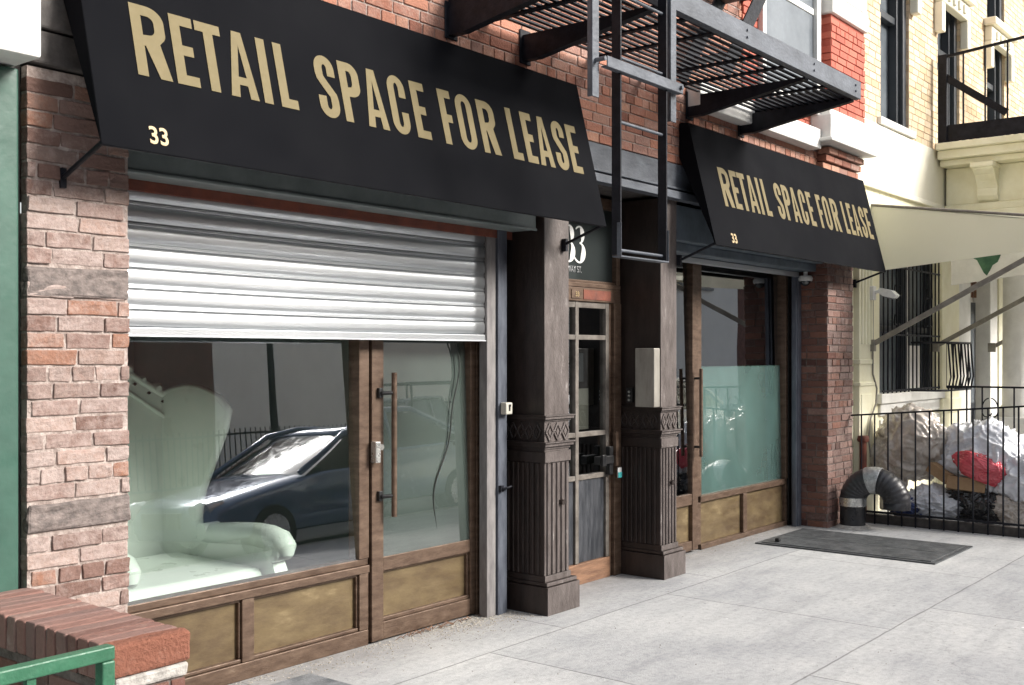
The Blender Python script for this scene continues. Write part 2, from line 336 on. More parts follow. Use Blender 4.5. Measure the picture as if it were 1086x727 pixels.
# ------------------------------------------------------------------ bricks
def bricks(mb, core, p0, u, n, L, H, course=.067, bl=.208, depth=.05, joint=.009, jit=.004, wash=lambda s, z: 0., seed=1, hdr=6, skip=None, zoff=0):
    """lay separate bricks on the face starting at p0, running along u, facing n; core = mortar bed"""
    rnd = random.Random(seed); u = Vector(u); n = Vector(n); p0 = Vector(p0); up = Vector((0, 0, 1))
    rows = int(H / course + .5)
    for r in range(rows):
        z0 = r * course; z1 = min(z0 + course - joint, H)
        hd = hdr and (r + zoff) % hdr == hdr - 1
        w = bl / 2 if hd else bl
        s = -rnd.uniform(0, w) if r % 2 else -w * .45 * ((r // 2) % 2)
        while s < L:
            e = s + w * rnd.uniform(.93, 1.05)
            a = max(s, 0); b_ = min(e - joint, L)
            if b_ - a > .02 and not (skip and skip(a, b_, z0, z1)):
                out = rnd.uniform(-jit * .25, jit); j = jit * .5
                vs = []
                for zz in (z0, z1):
                    for dd in (-depth, out):
                        for ss in (a, b_):
                            q = p0 + u * (ss + (rnd.uniform(-j, j) if 0 < ss < L - .001 else 0)) + n * (dd + rnd.uniform(-j, j) * .5) + up * (zz + rnd.uniform(-j, j) * .6)
                            vs.append(q)
                wv = wash((a + b_) / 2, (z0 + z1) / 2) + rnd.uniform(-.15, .15)
                mb.add(vs, [(0, 2, 3, 1), (4, 5, 7, 6), (0, 1, 5, 4), (2, 6, 7, 3), (0, 4, 6, 2), (1, 3, 7, 5)], (rnd.random(), wv, rnd.random(), 1))
            s = e
    if core is not None:
        a = p0 - n * depth; 
        vs = []
        jn = -.0055
        for zz in (0, H):
            for dd in (-depth, jn):
                for ss in (.004, L - .004):
                    vs.append(p0 + u * ss + n * dd + up * (zz))
        core.add(vs, [(0, 2, 3, 1), (4, 5, 7, 6), (0, 1, 5, 4), (2, 6, 7, 3), (0, 4, 6, 2), (1, 3, 7, 5)])

_tex = bpy.data.textures.new('erosion', 'CLOUDS'); _tex.noise_scale = .03; _tex.noise_depth = 3
def rough(o, amt):
    sb = o.modifiers.new('Subd', 'SUBSURF'); sb.subdivision_type = 'SIMPLE'; sb.levels = sb.render_levels = 2
    dm = o.modifiers.new('Erode', 'DISPLACE'); dm.texture = _tex; dm.texture_coords = 'LOCAL'; dm.strength = amt * 1.6; dm.mid_level = .55
    return o
# ------------------------------------------------------------------ lettering
def glyph(ch, w, s):
    """closed outlines (height 1, width w, stroke s); further outlines are holes"""
    def arc(cx, cy, rx, ry, a0, a1, n=12):
        return [(cx + rx * math.cos(math.radians(a0 + (a1 - a0) * i / n)), cy + ry * math.sin(math.radians(a0 + (a1 - a0) * i / n))) for i in range(n + 1)]
    t = s * .93
    if ch == 'I': return [[(0, 0), (s, 0), (s, 1), (0, 1)]]
    if ch == 'L': return [[(0, 0), (w, 0), (w, t), (s, t), (s, 1), (0, 1)]]
    if ch == 'E': return [[(0, 0), (w, 0), (w, t), (s, t), (s, .5 - t / 2), (w * .9, .5 - t / 2), (w * .9, .5 + t / 2), (s, .5 + t / 2), (s, 1 - t), (w, 1 - t), (w, 1), (0, 1)]]
    if ch == 'F': return [[(0, 0), (s, 0), (s, .48 - t / 2), (w * .9, .48 - t / 2), (w * .9, .48 + t / 2), (s, .48 + t / 2), (s, 1 - t), (w, 1 - t), (w, 1), (0, 1)]]
    if ch == 'T':
        c = w / 2; return [[(c - s / 2, 0), (c + s / 2, 0), (c + s / 2, 1 - t), (w, 1 - t), (w, 1), (0, 1), (0, 1 - t), (c - s / 2, 1 - t)]]
    if ch == 'A':
        c = w / 2; k = s * .95
        xi = k * .98
        return [[(0, 0), (k, 0), (k + .13 * (c - k * .52), .19), (w - k - .13 * (c - k * .52), .19), (w - k, 0), (w, 0), (c + s * .52, 1), (c - s * .52, 1)],
                [(k + .24 * (c - k), .31), (c, .80), (w - k - .24 * (c - k), .31)]]
    if ch in 'PR':
        rx = w * .5; b = .45
        out = [(0, 0), (s, 0), (s, b - .02)]
        if ch == 'R':
            out += [(s + .04 * w, b - .02), (w - s * 1.02, 0), (w + .02, 0), (w * .80, b + .04)]
            out += arc(w - rx, b + .19, rx, .17, -28, 0, 5)
        else:
            out += arc(w - rx, b + .15, rx, .17, -90, 0, 10)
        out += arc(w - rx, 1 - .2, rx, .2, 0, 90, 10) + [(0, 1)]
        ri = rx - s
        hole = [(s, b + .13), ] + arc(w - s - ri, b + .23, ri, .09, -90, 0, 6) + arc(w - s - ri, 1 - t - .09, ri, .09, 0, 90, 6) + [(s, 1 - t)]
        return [out, hole]
    if ch == 'O':
        r = w / 2; ri = r - s * .97
        return [arc(r, 1 - .21, r, .22, 0, 180, 16) + arc(r, .21, r, .22, 180, 360, 16),
                arc(r, 1 - .21, ri, .095, 0, 180, 12) + arc(r, .21, ri, .095, 180, 360, 12)]
    if ch == 'C':
        r = w / 2; ri = r - s * .97
        return [[(w, .64)] + arc(r, .79, r, .22, 0, 180, 14) + arc(r, .21, r, .22, 180, 360, 14) + [(w, .38), (w - s, .38)] + arc(r, .21, ri, .095, 360, 180, 10) + arc(r, .79, ri, .095, 180, 0, 10) + [(w - s, .64)]]
    if ch == 'S':
        r = w / 2 - s / 2; c = w / 2
        pts = [(w - s / 2, .68)] + arc(c, .80, r, .135, 0, 180, 14) + [(s / 2, .70), (s / 2 + .03 * w, .64), (s / 2 + .18 * w, .56), (c, .5), (w - s / 2 - .18 * w, .44), (w - s / 2 - .03 * w, .37), (w - s / 2, .30)] + arc(c, .20, r, .135, 0, -180, 14) + [(s / 2, .34)]
        L_, R_ = [], []
        for i, p in enumerate(pts):
            a = pts[max(i - 1, 0)]; b2 = pts[min(i + 1, len(pts) - 1)]
            dx, dy = b2[0] - a[0], b2[1] - a[1]; d = math.hypot(dx, dy) or 1
            hx, hy = -dy / d * s / 2, dx / d * s / 2 * .9
            L_.append((p[0] + hx, p[1] + hy)); R_.append((p[0] - hx, p[1] - hy))
        return [L_ + R_[::-1]]
def fill_mesh(name, loops, ext):
    cu = bpy.data.curves.new(name, 'CURVE'); cu.dimensions = '2D'; cu.fill_mode = 'BOTH'; cu.extrude = ext
    for lp in loops:
        sp = cu.splines.new('POLY'); sp.points.add(len(lp) - 1)
        for i, (x, y) in enumerate(lp): sp.points[i].co = (x, y, 0, 1)
        sp.use_cyclic_u = True
    tmp = bpy.data.objects.new(name, cu); me = bpy.data.meshes.new_from_object(tmp)
    bpy.data.objects.remove(tmp); bpy.data.curves.remove(cu); return me
def text_mesh(name, s, size, ext, sx=1, bold=0):
    cu = bpy.data.curves.new(name, 'FONT'); cu.body = s; cu.size = size; cu.extrude = ext; cu.offset = bold
    tmp = bpy.data.objects.new(name, cu); me = bpy.data.meshes.new_from_object(tmp)
    bpy.data.objects.remove(tmp); bpy.data.curves.remove(cu)
    for v in me.vertices: v.co.x *= sx
    return me
def place_flat(me, name, mat, parent, origin, ux, uy):
    """mesh drawn in local xy -> world origin + x*ux + y*uy"""
    ux = Vector(ux).normalized(); uy = Vector(uy).normalized(); uz = ux.cross(uy)
    o = Vector(origin) - Vector(parent['_o'])
    mat4 = Matrix((( ux.x, uy.x, uz.x, o.x), (ux.y, uy.y, uz.y, o.y), (ux.z, uy.z, uz.z, o.z), (0, 0, 0, 1)))
    me.transform(mat4); me.materials.clear(); me.materials.append(mat)
    ob = bpy.data.objects.new(name, me); COL.objects.link(ob); ob.parent = parent; return ob

# ================================================================== SETTING
def structure(mb, name, mat, **k):
    o = mb.build(name, mat, **k); o['kind'] = 'structure'; return o
structure(B(-400, 600, -400, 400, -.6, -.16), 'ground', M['asphalt'])
structure(B(-60, 120, -9.1, -.55, -.16, -.13), 'road', M['asphalt'])
structure(B(-60, 120, -.4, 12, -.159, 0), 'sidewalk', M['paving'])
structure(B(-60, 120, -.55, -.4, -.159, .003), 'kerb', M['kerbstone'], bevel=.015)
structure(B(-60, 120, -13.4, -9.25, -.159, 0), 'far_sidewalk', M['paving'])
structure(B(-60, 120, -9.25, -9.1, -.159, .003), 'far_kerb', M['kerbstone'], bevel=.015)

# ================================================================== BRICK STOREFRONT BUILDING
bld = thing('storefront_building', 'red brick shop building with two storefronts and dark fluted columns', 'building', (6.4, W, 0))

# left brick pier
mb, core = MB(), MB()
pier_wash = lambda s, z: (.29 if z < 2.2 else .29 - (z - 2.2) * .6) + .07 * math.sin(z * 7)
sk = lambda a, b, z0, z1: (1.89 < z0 < 1.97) or (.93 < z0 < 1.01)
bricks(mb, core, (2.15, W, 0), (1, 0, 0), (0, -1, 0), .445, 2.78, wash=pier_wash, seed=3, jit=.007, bl=.215, skip=sk)
bricks(mb, core, (2.595, W + .01, 0), (0, 1, 0), (1, 0, 0), .42, 2.78, wash=pier_wash, seed=5, jit=.004)
pier = rough(mb.build('brick_pier', M['brick_old'], bld, bevel=.004), .008)
core.build('mortar_bed', M['mortar'], pier)
for za, zb in ((1.878, 1.998), (.948, 1.06)):
    st = MB(); st.box(2.152, 2.598, W - .006, W + .05, za, zb, j=.006); rough(st.build('stone_course', M['brick_stone'], pier, bevel=.012), .01)
# right brick pier (front face and the face turned to the shop)
mb, core = MB(), MB()
dw = lambda s, z: .12
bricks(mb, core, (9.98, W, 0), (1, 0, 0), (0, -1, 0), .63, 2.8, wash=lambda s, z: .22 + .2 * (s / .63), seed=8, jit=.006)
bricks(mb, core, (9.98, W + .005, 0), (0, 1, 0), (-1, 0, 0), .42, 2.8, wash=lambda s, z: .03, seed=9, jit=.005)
pr2 = rough(mb.build('brick_pier', M['brick_dark'], bld, bevel=.004), .005); pr2['label'] = 'sooty dark red brick pier'
core.build('mortar_bed', M['mortar_dark'], pr2)
# upper brick wall
mb, core = MB(), MB()
sk2 = None
bricks(mb, core, (2.0, W, 3.075), (1, 0, 0), (0, -1, 0), 8.62, 2.6, wash=lambda s, z: .12, seed=12, jit=.004, depth=.06)
uw = mb.build('upper_wall', M['brick_red'], bld, bevel=.003, seg=1)
core.build('mortar_bed', M['mortar'], uw)
core = B(2.0, 10.62, W + .061, 8.5, 2.86, 9.5); core.box(2.0, 10.62, W, W + .06, 5.7, 9.5)
core.build('wall_core', M['farbrick'], bld)
# interior-side backing over the shopfronts (soffit)
B(2.0, 10.62, W + .03, 5.0, 2.826, 2.858).build('soffit', M['blackstone'], bld)
# steel fascia beam between the awnings
mb = MB(); mb.box(2.61, 9.97, W - .01, W + .028, 2.86, 3.066); mb.box(2.61, 9.97, W - .05, W + .03, 2.80, 2.856); mb.box(2.61, 9.97, W - .03, W + .02, 2.874, 2.89)
mb.build('steel_fascia', M['irongrey'], bld, bevel=.004)
# stone lintel end over the left pier
mb = MB(); mb.box(2.15, 2.6, W - .02, W + .3, 2.785, 2.92, j=.006); mb.box(2.15, 2.6, W - .03, W + .3, 2.93, 3.07)
mb.build('lintel_end', M['blackstone'], bld, bevel=.01)
mb = MB(); mb.box(9.98, 10.6, W - .015, W + .3, 2.802, 3.07); mb.build('lintel_end', M['blackstone'], bld, bevel=.01)

# white stone band course and end block, brick corbels below it
mb = MB(); mb.box(7.3, 9.55, 4.02, W + .02, 3.52, 3.70); mb.build('band_course', M['white'], bld, bevel=.01)
mb = MB(); mb.box(9.55, 10.62, 3.93, W + .02, 3.62, 3.84); mb.box(9.60, 10.56, 3.96, W + .02, 3.845, 3.90); mb.box(9.50, 10.64, 3.90, W + .02, 3.585, 3.62)
mb.build('band_block', M['white'], bld, bevel=.012)
mb = MB()
for i in range(4):
    d = .035 + .03 * i; bricks(mb, None, (9.72, W - d, 3.31 + i * .067), (1, 0, 0), (0, -1, 0), .86, .062, course=.067, seed=30 + i, depth=.12, hdr=0, wash=lambda s, z: .1)
mb.build('brick_corbel', M['brick_red'], bld, bevel=.004, seg=1)
# projecting corner pilaster: red painted brick with white stone bands
mb = MB(); bricks(mb, None, (9.72, 4.0, 3.905), (1, 0, 0), (0, -1, 0), .84, .86, seed=41, depth=.1, wash=lambda s, z: -.1)
mb.build('corner_pilaster', M['redpaint'], bld, bevel=.003, seg=1); mb = MB(); bricks(mb, None, (9.72, 4.0, 5.42), (1, 0, 0), (0, -1, 0), .84, .5, seed=42, depth=.1, wash=lambda s, z: -.1)
mb2 = MB(); bricks(mb2, None, (8.2, 4.125, 3.72), (1, 0, 0), (0, -1, 0), 1.5, 1.0, seed=43, depth=.1, wash=lambda s, z: -.1)
mb.build('corner_pilaster', M['redpaint'], bld, bevel=.003, seg=1); mb2.build('painted_brickwork', M['redpaint'], bld, bevel=.003, seg=1)
mb = MB(); mb.box(9.735, 10.545, 4.008, W, 3.9, 6.2); mb.build('pilaster_core', M['redpaint'], bld)
mb = MB(); mb.box(9.69, 10.58, 3.97, 4.1, 4.80, 4.97); mb.box(9.70, 10.575, 3.985, 4.1, 4.985, 5.15); mb.box(9.67, 10.60, 3.95, 4.1, 5.165, 5.30)
mb.build('white_band', M['white'], bld, bevel=.012)
# an upstairs window of the brick building, above the fire escape platform
wn = B(8.55, 9.55, 4.10, 4.16, 3.93, 5.8).build('window', M['bluegrey'], bld)
mb = MB(); mb.box(8.48, 8.55, 4.08, 4.15, 3.9, 5.8); mb.box(9.55, 9.64, 4.06, 4.15, 3.9, 5.8); mb.box(8.45, 9.66, 4.05, 4.15, 3.84, 3.92); mb.box(8.55, 9.55, 4.09, 4.13, 4.75, 4.81)
mb.build('window_frame', M['white'], wn, bevel=.006)

# ---- cast iron columns
def column(x0, x1):
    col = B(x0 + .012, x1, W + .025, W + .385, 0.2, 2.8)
    c = col.build('column', M['paint_shaded'], bld, bevel=.006)
    MB().box(x0 + .013, x1 - .001, W + .0215, W + .0248, .206, 2.8).build('street_face', M['paint_worn_lit'], c)  # thin front skin: real wear plus street light put into its paler colour
    MB().box(x0 - .011, x1 + .059, W - .0232, W - .0202, .002, .177).build('street_face', M['paint_worn_lit'], c)
    # base
    mb = MB(); mb.box(x0 - .012, x1 + .06, W - .02, W + .39, 0, .178)
    mb.box(x0 - .004, x1 + .045, W - .008, W + .388, .181, .205)
    mb.build('column_base', M['paint_shaded'], c, bevel=.005)
    # fluted pedestal : ribs standing on the shaft, front and left
    mb = MB()
    a, b = x0 + .018, x1 - .006
    n = 5
    for i in range(n):
        cx = a + (b - a) * (i + .5) / n; w = (b - a) / n * .27
        mb.prism([(cx - w, W + .0255), (cx - w * .6, W + .010), (cx + w * .6, W + .010), (cx + w, W + .0255)], 'z', .25, .955)
    mb.box(x0 + .004, x1 + .006, W + .009, W + .0213, .206, .245); mb.box(x0 + .004, x1 + .006, W + .009, W + .0213, .962, 1.03)
    mb.box(x0 - .004, x1 + .045, W - .0112, W - .0085, .182, .204)
    for z0, z1, o in ((1.045, 1.062, .004), (1.062, 1.083, .02), (1.083, 1.092, .032), (1.222, 1.236, .006), (1.236, 1.254, .022), (1.254, 1.262, .03)):
        mb.box(x0 + .011 - o, x1 + .004 + o, W + .0185 - o, W + .0215 - o, z0 + .0005, z1 - .0005)
    mb.build('street_fluting', M['paint_worn_lit'], c, bevel=.0015, seg=1); mb = MB()
    n = 8
    for i in range(n):
        cy = W + .05 + .32 * (i + .5) / n; w = .32 / n * .27
        mb.prism([(x0 + .013, cy - w), (x0 - .001, cy - w * .6), (x0 - .001, cy + w * .6), (x0 + .013, cy + w)], 'z', .25, .955)
    mb.box(x0 + .002, x1 + .006, W + .012, W + .385, .205, .245)
    mb.box(x0 + .002, x1 + .006, W + .012, W + .385, .962, 1.03)
    # diamond frieze
    def dia(cx, cy, ax, w=.036, h=.055):
        nonlocal mb
        for q in (1, -1):
            for r in (1, -1):
                p = (cx + q * w, 1.155); r_ = (cx, 1.155 + r * h)
                if ax == 'y': mb.obox((p[0], cy, p[1]), (r_[0], cy, r_[1]), .014, .016, (0, 1, 0))
                else: mb.obox((cy, p[0], p[1]), (cy, r_[0], r_[1]), .014, .016, (1, 0, 0))
        if ax == 'y': mb.prism([(cx - w * .45, 1.155), (cx, 1.155 - h * .5), (cx + w * .45, 1.155), (cx, 1.155 + h * .5)], 'y', cy - .006, cy + .01)
        else: mb.prism([(cx - w * .45, 1.155), (cx, 1.155 - h * .5), (cx + w * .45, 1.155), (cx, 1.155 + h * .5)], 'x', cy - .006, cy + .01)
    keep = mb; mb = MB()
    for i in range(3): dia(a + (b - a) * (i + .5) / 3, W + .019, 'y', (b - a) / 6 * .9)
    mb.build('street_frieze', M['paint_worn_lit'], c, bevel=.002, seg=1); mb = keep
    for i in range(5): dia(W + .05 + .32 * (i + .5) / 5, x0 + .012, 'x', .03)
    mb.build('fluting', M['paint_shaded'], c, bevel=.002, seg=1)
    # cornice mouldings
    mb = MB()
    for z0, z1, o in ((1.045, 1.062, .004), (1.062, 1.083, .02), (1.083, 1.092, .032), (1.222, 1.236, .006), (1.236, 1.254, .022), (1.254, 1.262, .03)):
        mb.box(x0 + .01 - o, x1 + .004 + o, W + .022 - o, W + .384, z0, z1)
    mb.build('cornice', M['paint_shaded'], c, bevel=.002, seg=1)
    mb = MB(); mb.tube([(x1 - .10, W + .015, .70), (x1 - .10, W - .012, .70)], .018, 12); mb.build('rosette', M['paint_shaded'], c, bevel=.004)
    return c
c1 = column(5.525, 5.80)
c2 = column(6.945, 7.185)
c2['label'] = 'dark column carrying the tall steel intercom box'

# ---- left storefront --------------------------------------------------
def frame_piece(mb, x0, x1, z0, z1, y0, y1): mb.box(x0, x1, y0, y1, z0, z1)
GY = 4.565
def tilted_pane(name, mat, parent, x0, x1, z0, z1, y, tilt, th=.008):
    h = z1 - z0; dy = math.tan(math.radians(tilt)) * h
    mb = MB(); mb.add([(x0, y - dy / 2, z0), (x1, y - dy / 2, z0), (x1, y + dy / 2, z1), (x0, y + dy / 2, z1)], [(0, 1, 2, 3)])
    return mb.build(name, mat, parent, keep=True)
win = MB()
win.box(2.60, 4.345, 4.505, 4.60, .412, .455); win.box(2.60, 4.345, 4.52, 4.60, .4555, .492)
win.box(4.268, 4.345, 4.51, 4.60, .494, 2.44); win.box(2.60, 2.66, 4.51, 4.60, .494, 2.44)
win.box(2.60, 4.345, 4.515, 4.60, 0.0, .088)
for a, b in ((2.60, 2.68), (3.467, 3.543), (4.275, 4.345)): win.box(a, b, 4.515, 4.60, .09, .41)
# small beads round the brass panels
for a, b in ((2.68, 3.467), (3.543, 4.275)):
    win.box(a, b, 4.53, 4.56, .395, .410); win.box(a, b, 4.525, 4.56, .090, .108)
    win.box(a, a + .012, 4.53, 4.56, .109, .394); win.box(b - .012, b, 4.53, 4.56, .109, .394)
sw = win.build('shop_window', M['bronze'], bld, bevel=.004)
tilted_pane('pane', M['glass'], sw, 2.60, 4.27, .48, 2.44, GY + .008, 2.8)
for a, b in ((2.685, 3.462), (3.548, 4.27)): B(a, b, 4.552, 4.57, .095, .405).build('brass_panel', M['brass'], sw)
# door
d = MB()
d.box(4.357, 4.45, 4.50, 4.56, .012, 2.40); d.box(5.215, 5.262, 4.50, 4.56, .012, 2.40)
d.box(4.451, 5.214, 4.503, 4.557, .405, .485); d.box(4.451, 5.214, 4.503, 4.557, .012, .112)
for a, b in ((4.451, 5.214),):
    d.box(a, b, 4.52, 4.55, .392, .4045); d.box(a, b, 4.515, 4.55, .1125, .135)
    d.box(a, a + .014, 4.52, 4.55, .136, .391); d.box(b - .014, b, 4.52, 4.55, .136, .391)
dr = d.build('shop_door', M['bronze'], bld, bevel=.004)
tilted_pane('pane', M['film'], dr, 4.445, 5.22, .48, 2.40, 4.542, 1.9)
B(4.456, 5.209, 4.54, 4.555, .12, .4).build('brass_panel', M['brass'], dr)
mb = MB(); mb.tube([(4.475, 4.44, .72), (4.475, 4.44, 1.545)], .016, 14)
hd = mb.build('handle', M['bronze'], dr)
for z in (.84, 1.43):
    mb = MB(); mb.tube([(4.475, 4.44, z), (4.41, 4.47, z), (4.41, 4.505, z)], .011, 10); mb.box(4.395, 4.425, 4.478, 4.502, z - .028, z + .028)
    mb.build('standoff', M['black'], hd, bevel=.003)
mb = MB(); mb.box(4.345, 4.385, 4.455, 4.498, 1.035, 1.155); 
lk = mb.build('lock_box', M['silver'], dr, bevel=.005)
mb = MB(); mb.tube([(4.415, 4.50, 1.12), (4.415, 4.478, 1.12)], .017, 16); mb.build('lock_cylinder', M['silver'], dr, bevel=.003)
# jamb
mb = MB(); mb.box(5.265, 5.31, 4.49, 4.62, 0, 2.44); mb.box(5.312, 5.345, 4.47, 4.62, 0, 2.44); mb.box(4.3465, 4.3555, 4.53, 4.6, 0, 2.42)
mb.build('door_jamb', M['bronze'], bld, bevel=.003)
# cable hanging behind the door glass
pts = []
for i in range(41):
    z = 1.72 - (1.72 - .5) * i / 40; t = i / 40
    x = 5.06 + .075 * math.sin(t * 5.2 + .4) * (1 - .2 * t) - .12 * t + .02 * math.sin(t * 15)
    pts.append((x, 4.518 - 0.02 * 0, z))
mb = MB(); mb.tube(pts, .0045, 6); tag(mb.build('cable', M['cable'], at=(5.05, 4.518, .5)), 'thin dark cable hanging down the frosted glass of the left shop door', 'cable')

# ---- roll shutter over the left storefront
rs = thing('roll_shutter', 'half lowered ribbed galvanised roll down shutter over the left storefront', 'shutter', (3.9, 4.42, 1.735))
mb = MB(); prof = []
z = 1.775; pitch = .0945
def slat_profile(z0):
    p = []
    for i in range(9):
        t = i / 8; p.append((4.42 - .010 * (1 - abs(2 * t - 1) ** 3.2), z0 + .078 * t))
    p += [(4.428, z0 + .0785), (4.428, z0 + .081), (4.414, z0 + .0815), (4.414, z0 + .085), (4.428, z0 + .0855), (4.428, z0 + .0885), (4.416, z0 + .089), (4.416, z0 + .0915), (4.428, z0 + .092), (4.428, z0 + .0943)]
    return p
for k in range(8):
    prof += slat_profile(z + k * pitch)
back = [(y + .004, zz) for y, zz in prof][::-1]
x0, x1 = 2.60, 5.245
NX = 24
allp = prof
vs = []; fs = []
for i in range(NX + 1):
    xx = x0 + (x1 - x0) * i / NX
    sag = .004 * math.sin(i / NX * math.pi) 
    for (yy, zz) in allp: vs.append((xx, yy , zz - sag))
P_ = len(allp)
for i in range(NX):
    for j in range(P_ - 1): fs.append((i * P_ + j, (i + 1) * P_ + j, (i + 1) * P_ + j + 1, i * P_ + j + 1))
mb.add(vs, fs, None, True)
o = mb.build('slat_curtain', M['galv'], rs)
sm = o.modifiers.new('Edge', 'EDGE_SPLIT'); sm.split_angle = math.radians(35)
sl = o.modifiers.new('Solid', 'SOLIDIFY'); sl.thickness = .0015
mb = MB(); mb.box(2.60, 5.245, 4.405, 4.435, 1.729, 1.772); mb.box(2.60, 5.245, 4.395, 4.4045, 1.729, 1.737); mb.build('bottom_bar', M['galv'], rs, bevel=.003)
mb = MB(); mb.box(5.25, 5.335, 4.395, 4.46, 0, 2.5); mb.build('guide_rail', M['whiterail'], rs, bevel=.004)
mb = MB(); mb.box(5.343, 5.43, 4.38, 4.47, 0, 2.5); mb.box(5.336, 5.342, 4.40, 4.46, 0, 2.5); mb.build('guide_rail', M['galvrail'], rs, bevel=.004)
mb = MB(); mb.box(2.6, 5.5, 4.392, 4.404, 2.385, 2.445); mb.build('red_angle', M['redlead'], rs, bevel=.003)
mb = MB(); mb.box(2.6, 5.50, 4.20, 4.391, 2.435, 2.78); mb.box(2.6, 5.5, 4.190, 4.1995, 2.428, 2.445); mb.build('hood', M['hood'], rs, bevel=.006)
# left jamb guard where shutter meets pier
kb = thing('key_switch_box', 'small beige key switch box on the grey shutter rail', 'switch', (5.39, 4.36, 1.30))
mb = MB(); mb.box(5.36, 5.425, 4.33, 4.378, 1.27, 1.345); mb.build('housing', M['plastic'], kb, bevel=.006)
mb = MB(); mb.box(5.388, 5.399, 4.326, 4.332, 1.293, 1.325); mb.tube([(5.394, 4.331, 1.325), (5.394, 4.324, 1.325)], .009, 10); mb.build('key_slot', M['black'], kb)
mb = MB(); mb.tube([(5.36, 4.378, .80), (5.36, 4.35, .80), (5.43, 4.345, .81)], .008, 8); mb.box(5.345, 5.375, 4.36, 4.379, .78, .82)
mb.build('rail_latch', M['iron'], rs)

# ---- entrance door between the columns
ed = MB()
ed.box(5.86, 6.94, 4.50, 4.60, 2.03, 2.13)
en = ed.build('entrance_door', M['bronze'], bld, bevel=.004)
mb = MB(); mb.box(6.84, 6.935, 4.49, 4.60, 0, 2.03); mb.box(5.82, 5.93, 4.49, 4.60, 0, 2.03); mb.box(6.805, 6.838, 4.515, 4.60, 0, 2.03)
mb.build('door_frame', M['bronze'], en, bevel=.004)
mb = MB()
for z0, z1 in ((1.755, 1.79), (1.055, 1.09), (.745, .78), (1.985, 2.029)): mb.box(5.93, 6.80, 4.515, 4.56, z0, z1)
for a, b in ((6.372, 6.412), (6.76, 6.803)): mb.box(a, b, 4.512, 4.562, .15, 2.029)
mb.build('muntin', M['munt'], en, bevel=.003)
mb = MB(); mb.box(5.93, 6.803, 4.505, 4.57, .0, .148); mb.build('bottom_rail', M['orangewood'], en, bevel=.003)
mb = MB(); mb.box(5.93, 6.373, 4.53, 4.55, .149, .744); mb.box(6.413, 6.759, 4.53, 4.55, .149, .744); mb.build('kick_plate', M['kick'], en, bevel=.003)
mb = MB(); mb.add([(5.93, 4.54, .78), (6.80, 4.54, .78), (6.80, 4.54, 2.0), (5.93, 4.54, 2.0)], [(0, 1, 2, 3)]); mb.build('pane', M['glassdoor'], en, keep=True)
mb = MB(); mb.box(6.60, 6.78, 4.45, 4.511, .845, .905); mb.box(6.60, 6.65, 4.43, 4.449, .835, .92); mb.box(6.75, 6.80, 4.47, 4.511, .76, .97); mb.build('handle', M['black'], en, bevel=.006)
mb = MB(); mb.box(6.815, 6.855, 4.455, 4.488, .82, 1.08); mb.build('pull_plate', M['bronze'], en, bevel=.006)
mb = MB(); mb.box(6.45, 6.80, 4.4955, 4.4995, 2.045, 2.115); mb.build('header_plate', M['redlead'], en)
mb = MB(); mb.box(6.30, 6.42, 4.494, 4.4995, 2.05, 2.11); pl = mb.build('number_plate', M['bronze'], en)
place_flat(text_mesh('door_number', '33', .05, .001), 'door_number', M['cream_num'], en, (6.34, 4.491, 2.062), (1, 0, 0), (0, 0, 1))
mb = MB(); mb.box(6.82, 6.868, 4.444, 4.45, .735, .81)
stk = mb.build('sticker', M['whitepl'], en); B(6.82, 6.868, 4.440, 4.4435, .735, .775).build('sticker_band', M['teal'], en)
# transom
tr = MB(); tr.box(5.82, 6.94, 4.50, 4.60, 2.132, 2.165); tr.box(6.885, 6.935, 4.50, 4.60, 2.166, 2.80); tr.box(5.82, 5.86, 4.50, 4.60, 2.166, 2.80); tr.box(5.86, 6.885, 4.50, 4.60, 2.72, 2.80)
tr.box(5.86, 6.885, 4.515, 4.58, 2.166, 2.185)
trn = tr.build('transom', M['bronze'], bld, bevel=.004)
mb = MB(); mb.box(5.86, 6.885, 4.54, 4.548, 2.18, 2.73); mb.build('pane', M['transom'], trn)
# fat-face figures 3 3 as thick-thin shapes
def fat3(x, z, w, h):
    def crescent(cx, cz, rx, rz, a0, a1, t0, t1, n=18):
        o_, i_ = [], []
        for k in range(n + 1):
            t = k / n; a = math.radians(a0 + (a1 - a0) * t)
            th = t0 + (t1 - t0) * (math.sin(math.pi * t) ** 1.2)
            o_.append((cx + rx * math.cos(a), cz + rz * math.sin(a)))
            i_.append((cx + (rx - th) * math.cos(a), cz + (rz - .012) * math.sin(a)))
        return o_ + i_[::-1]
    top = crescent(x + w * .45, z + h * .76, w * .42, h * .24, 140, -88, .008, w * .34)
    bot = crescent(x + w * .45, z + h * .28, w * .52, h * .28, 88, -150, .010, w * .40)
    return [top], [bot]
for i, xx in enumerate((6.255, 6.385)):
    a, b = fat3(xx, 2.305, .15, .27)
    place_flat(fill_mesh('numeral', a + [], .001), 'numeral', M['whitepl'], trn, (0, 4.536, 0), (1, 0, 0), (0, 0, 1))
    place_flat(fill_mesh('numeral', b + [], .001), 'numeral', M['whitepl'], trn, (0, 4.5355, 0), (1, 0, 0), (0, 0, 1))
place_flat(text_mesh('street_name', 'WAY ST.', .066, .001, .72), 'street_name', M['tape'], trn, (6.30, 4.536, 2.238), (1, 0, 0), (0, 0, 1))
# dark jamb panel between door frame and second column
B(5.80, 5.82, 4.48, 4.6, 0, 2.8).build('jamb_panel', M['paint_worn_lit'], bld)

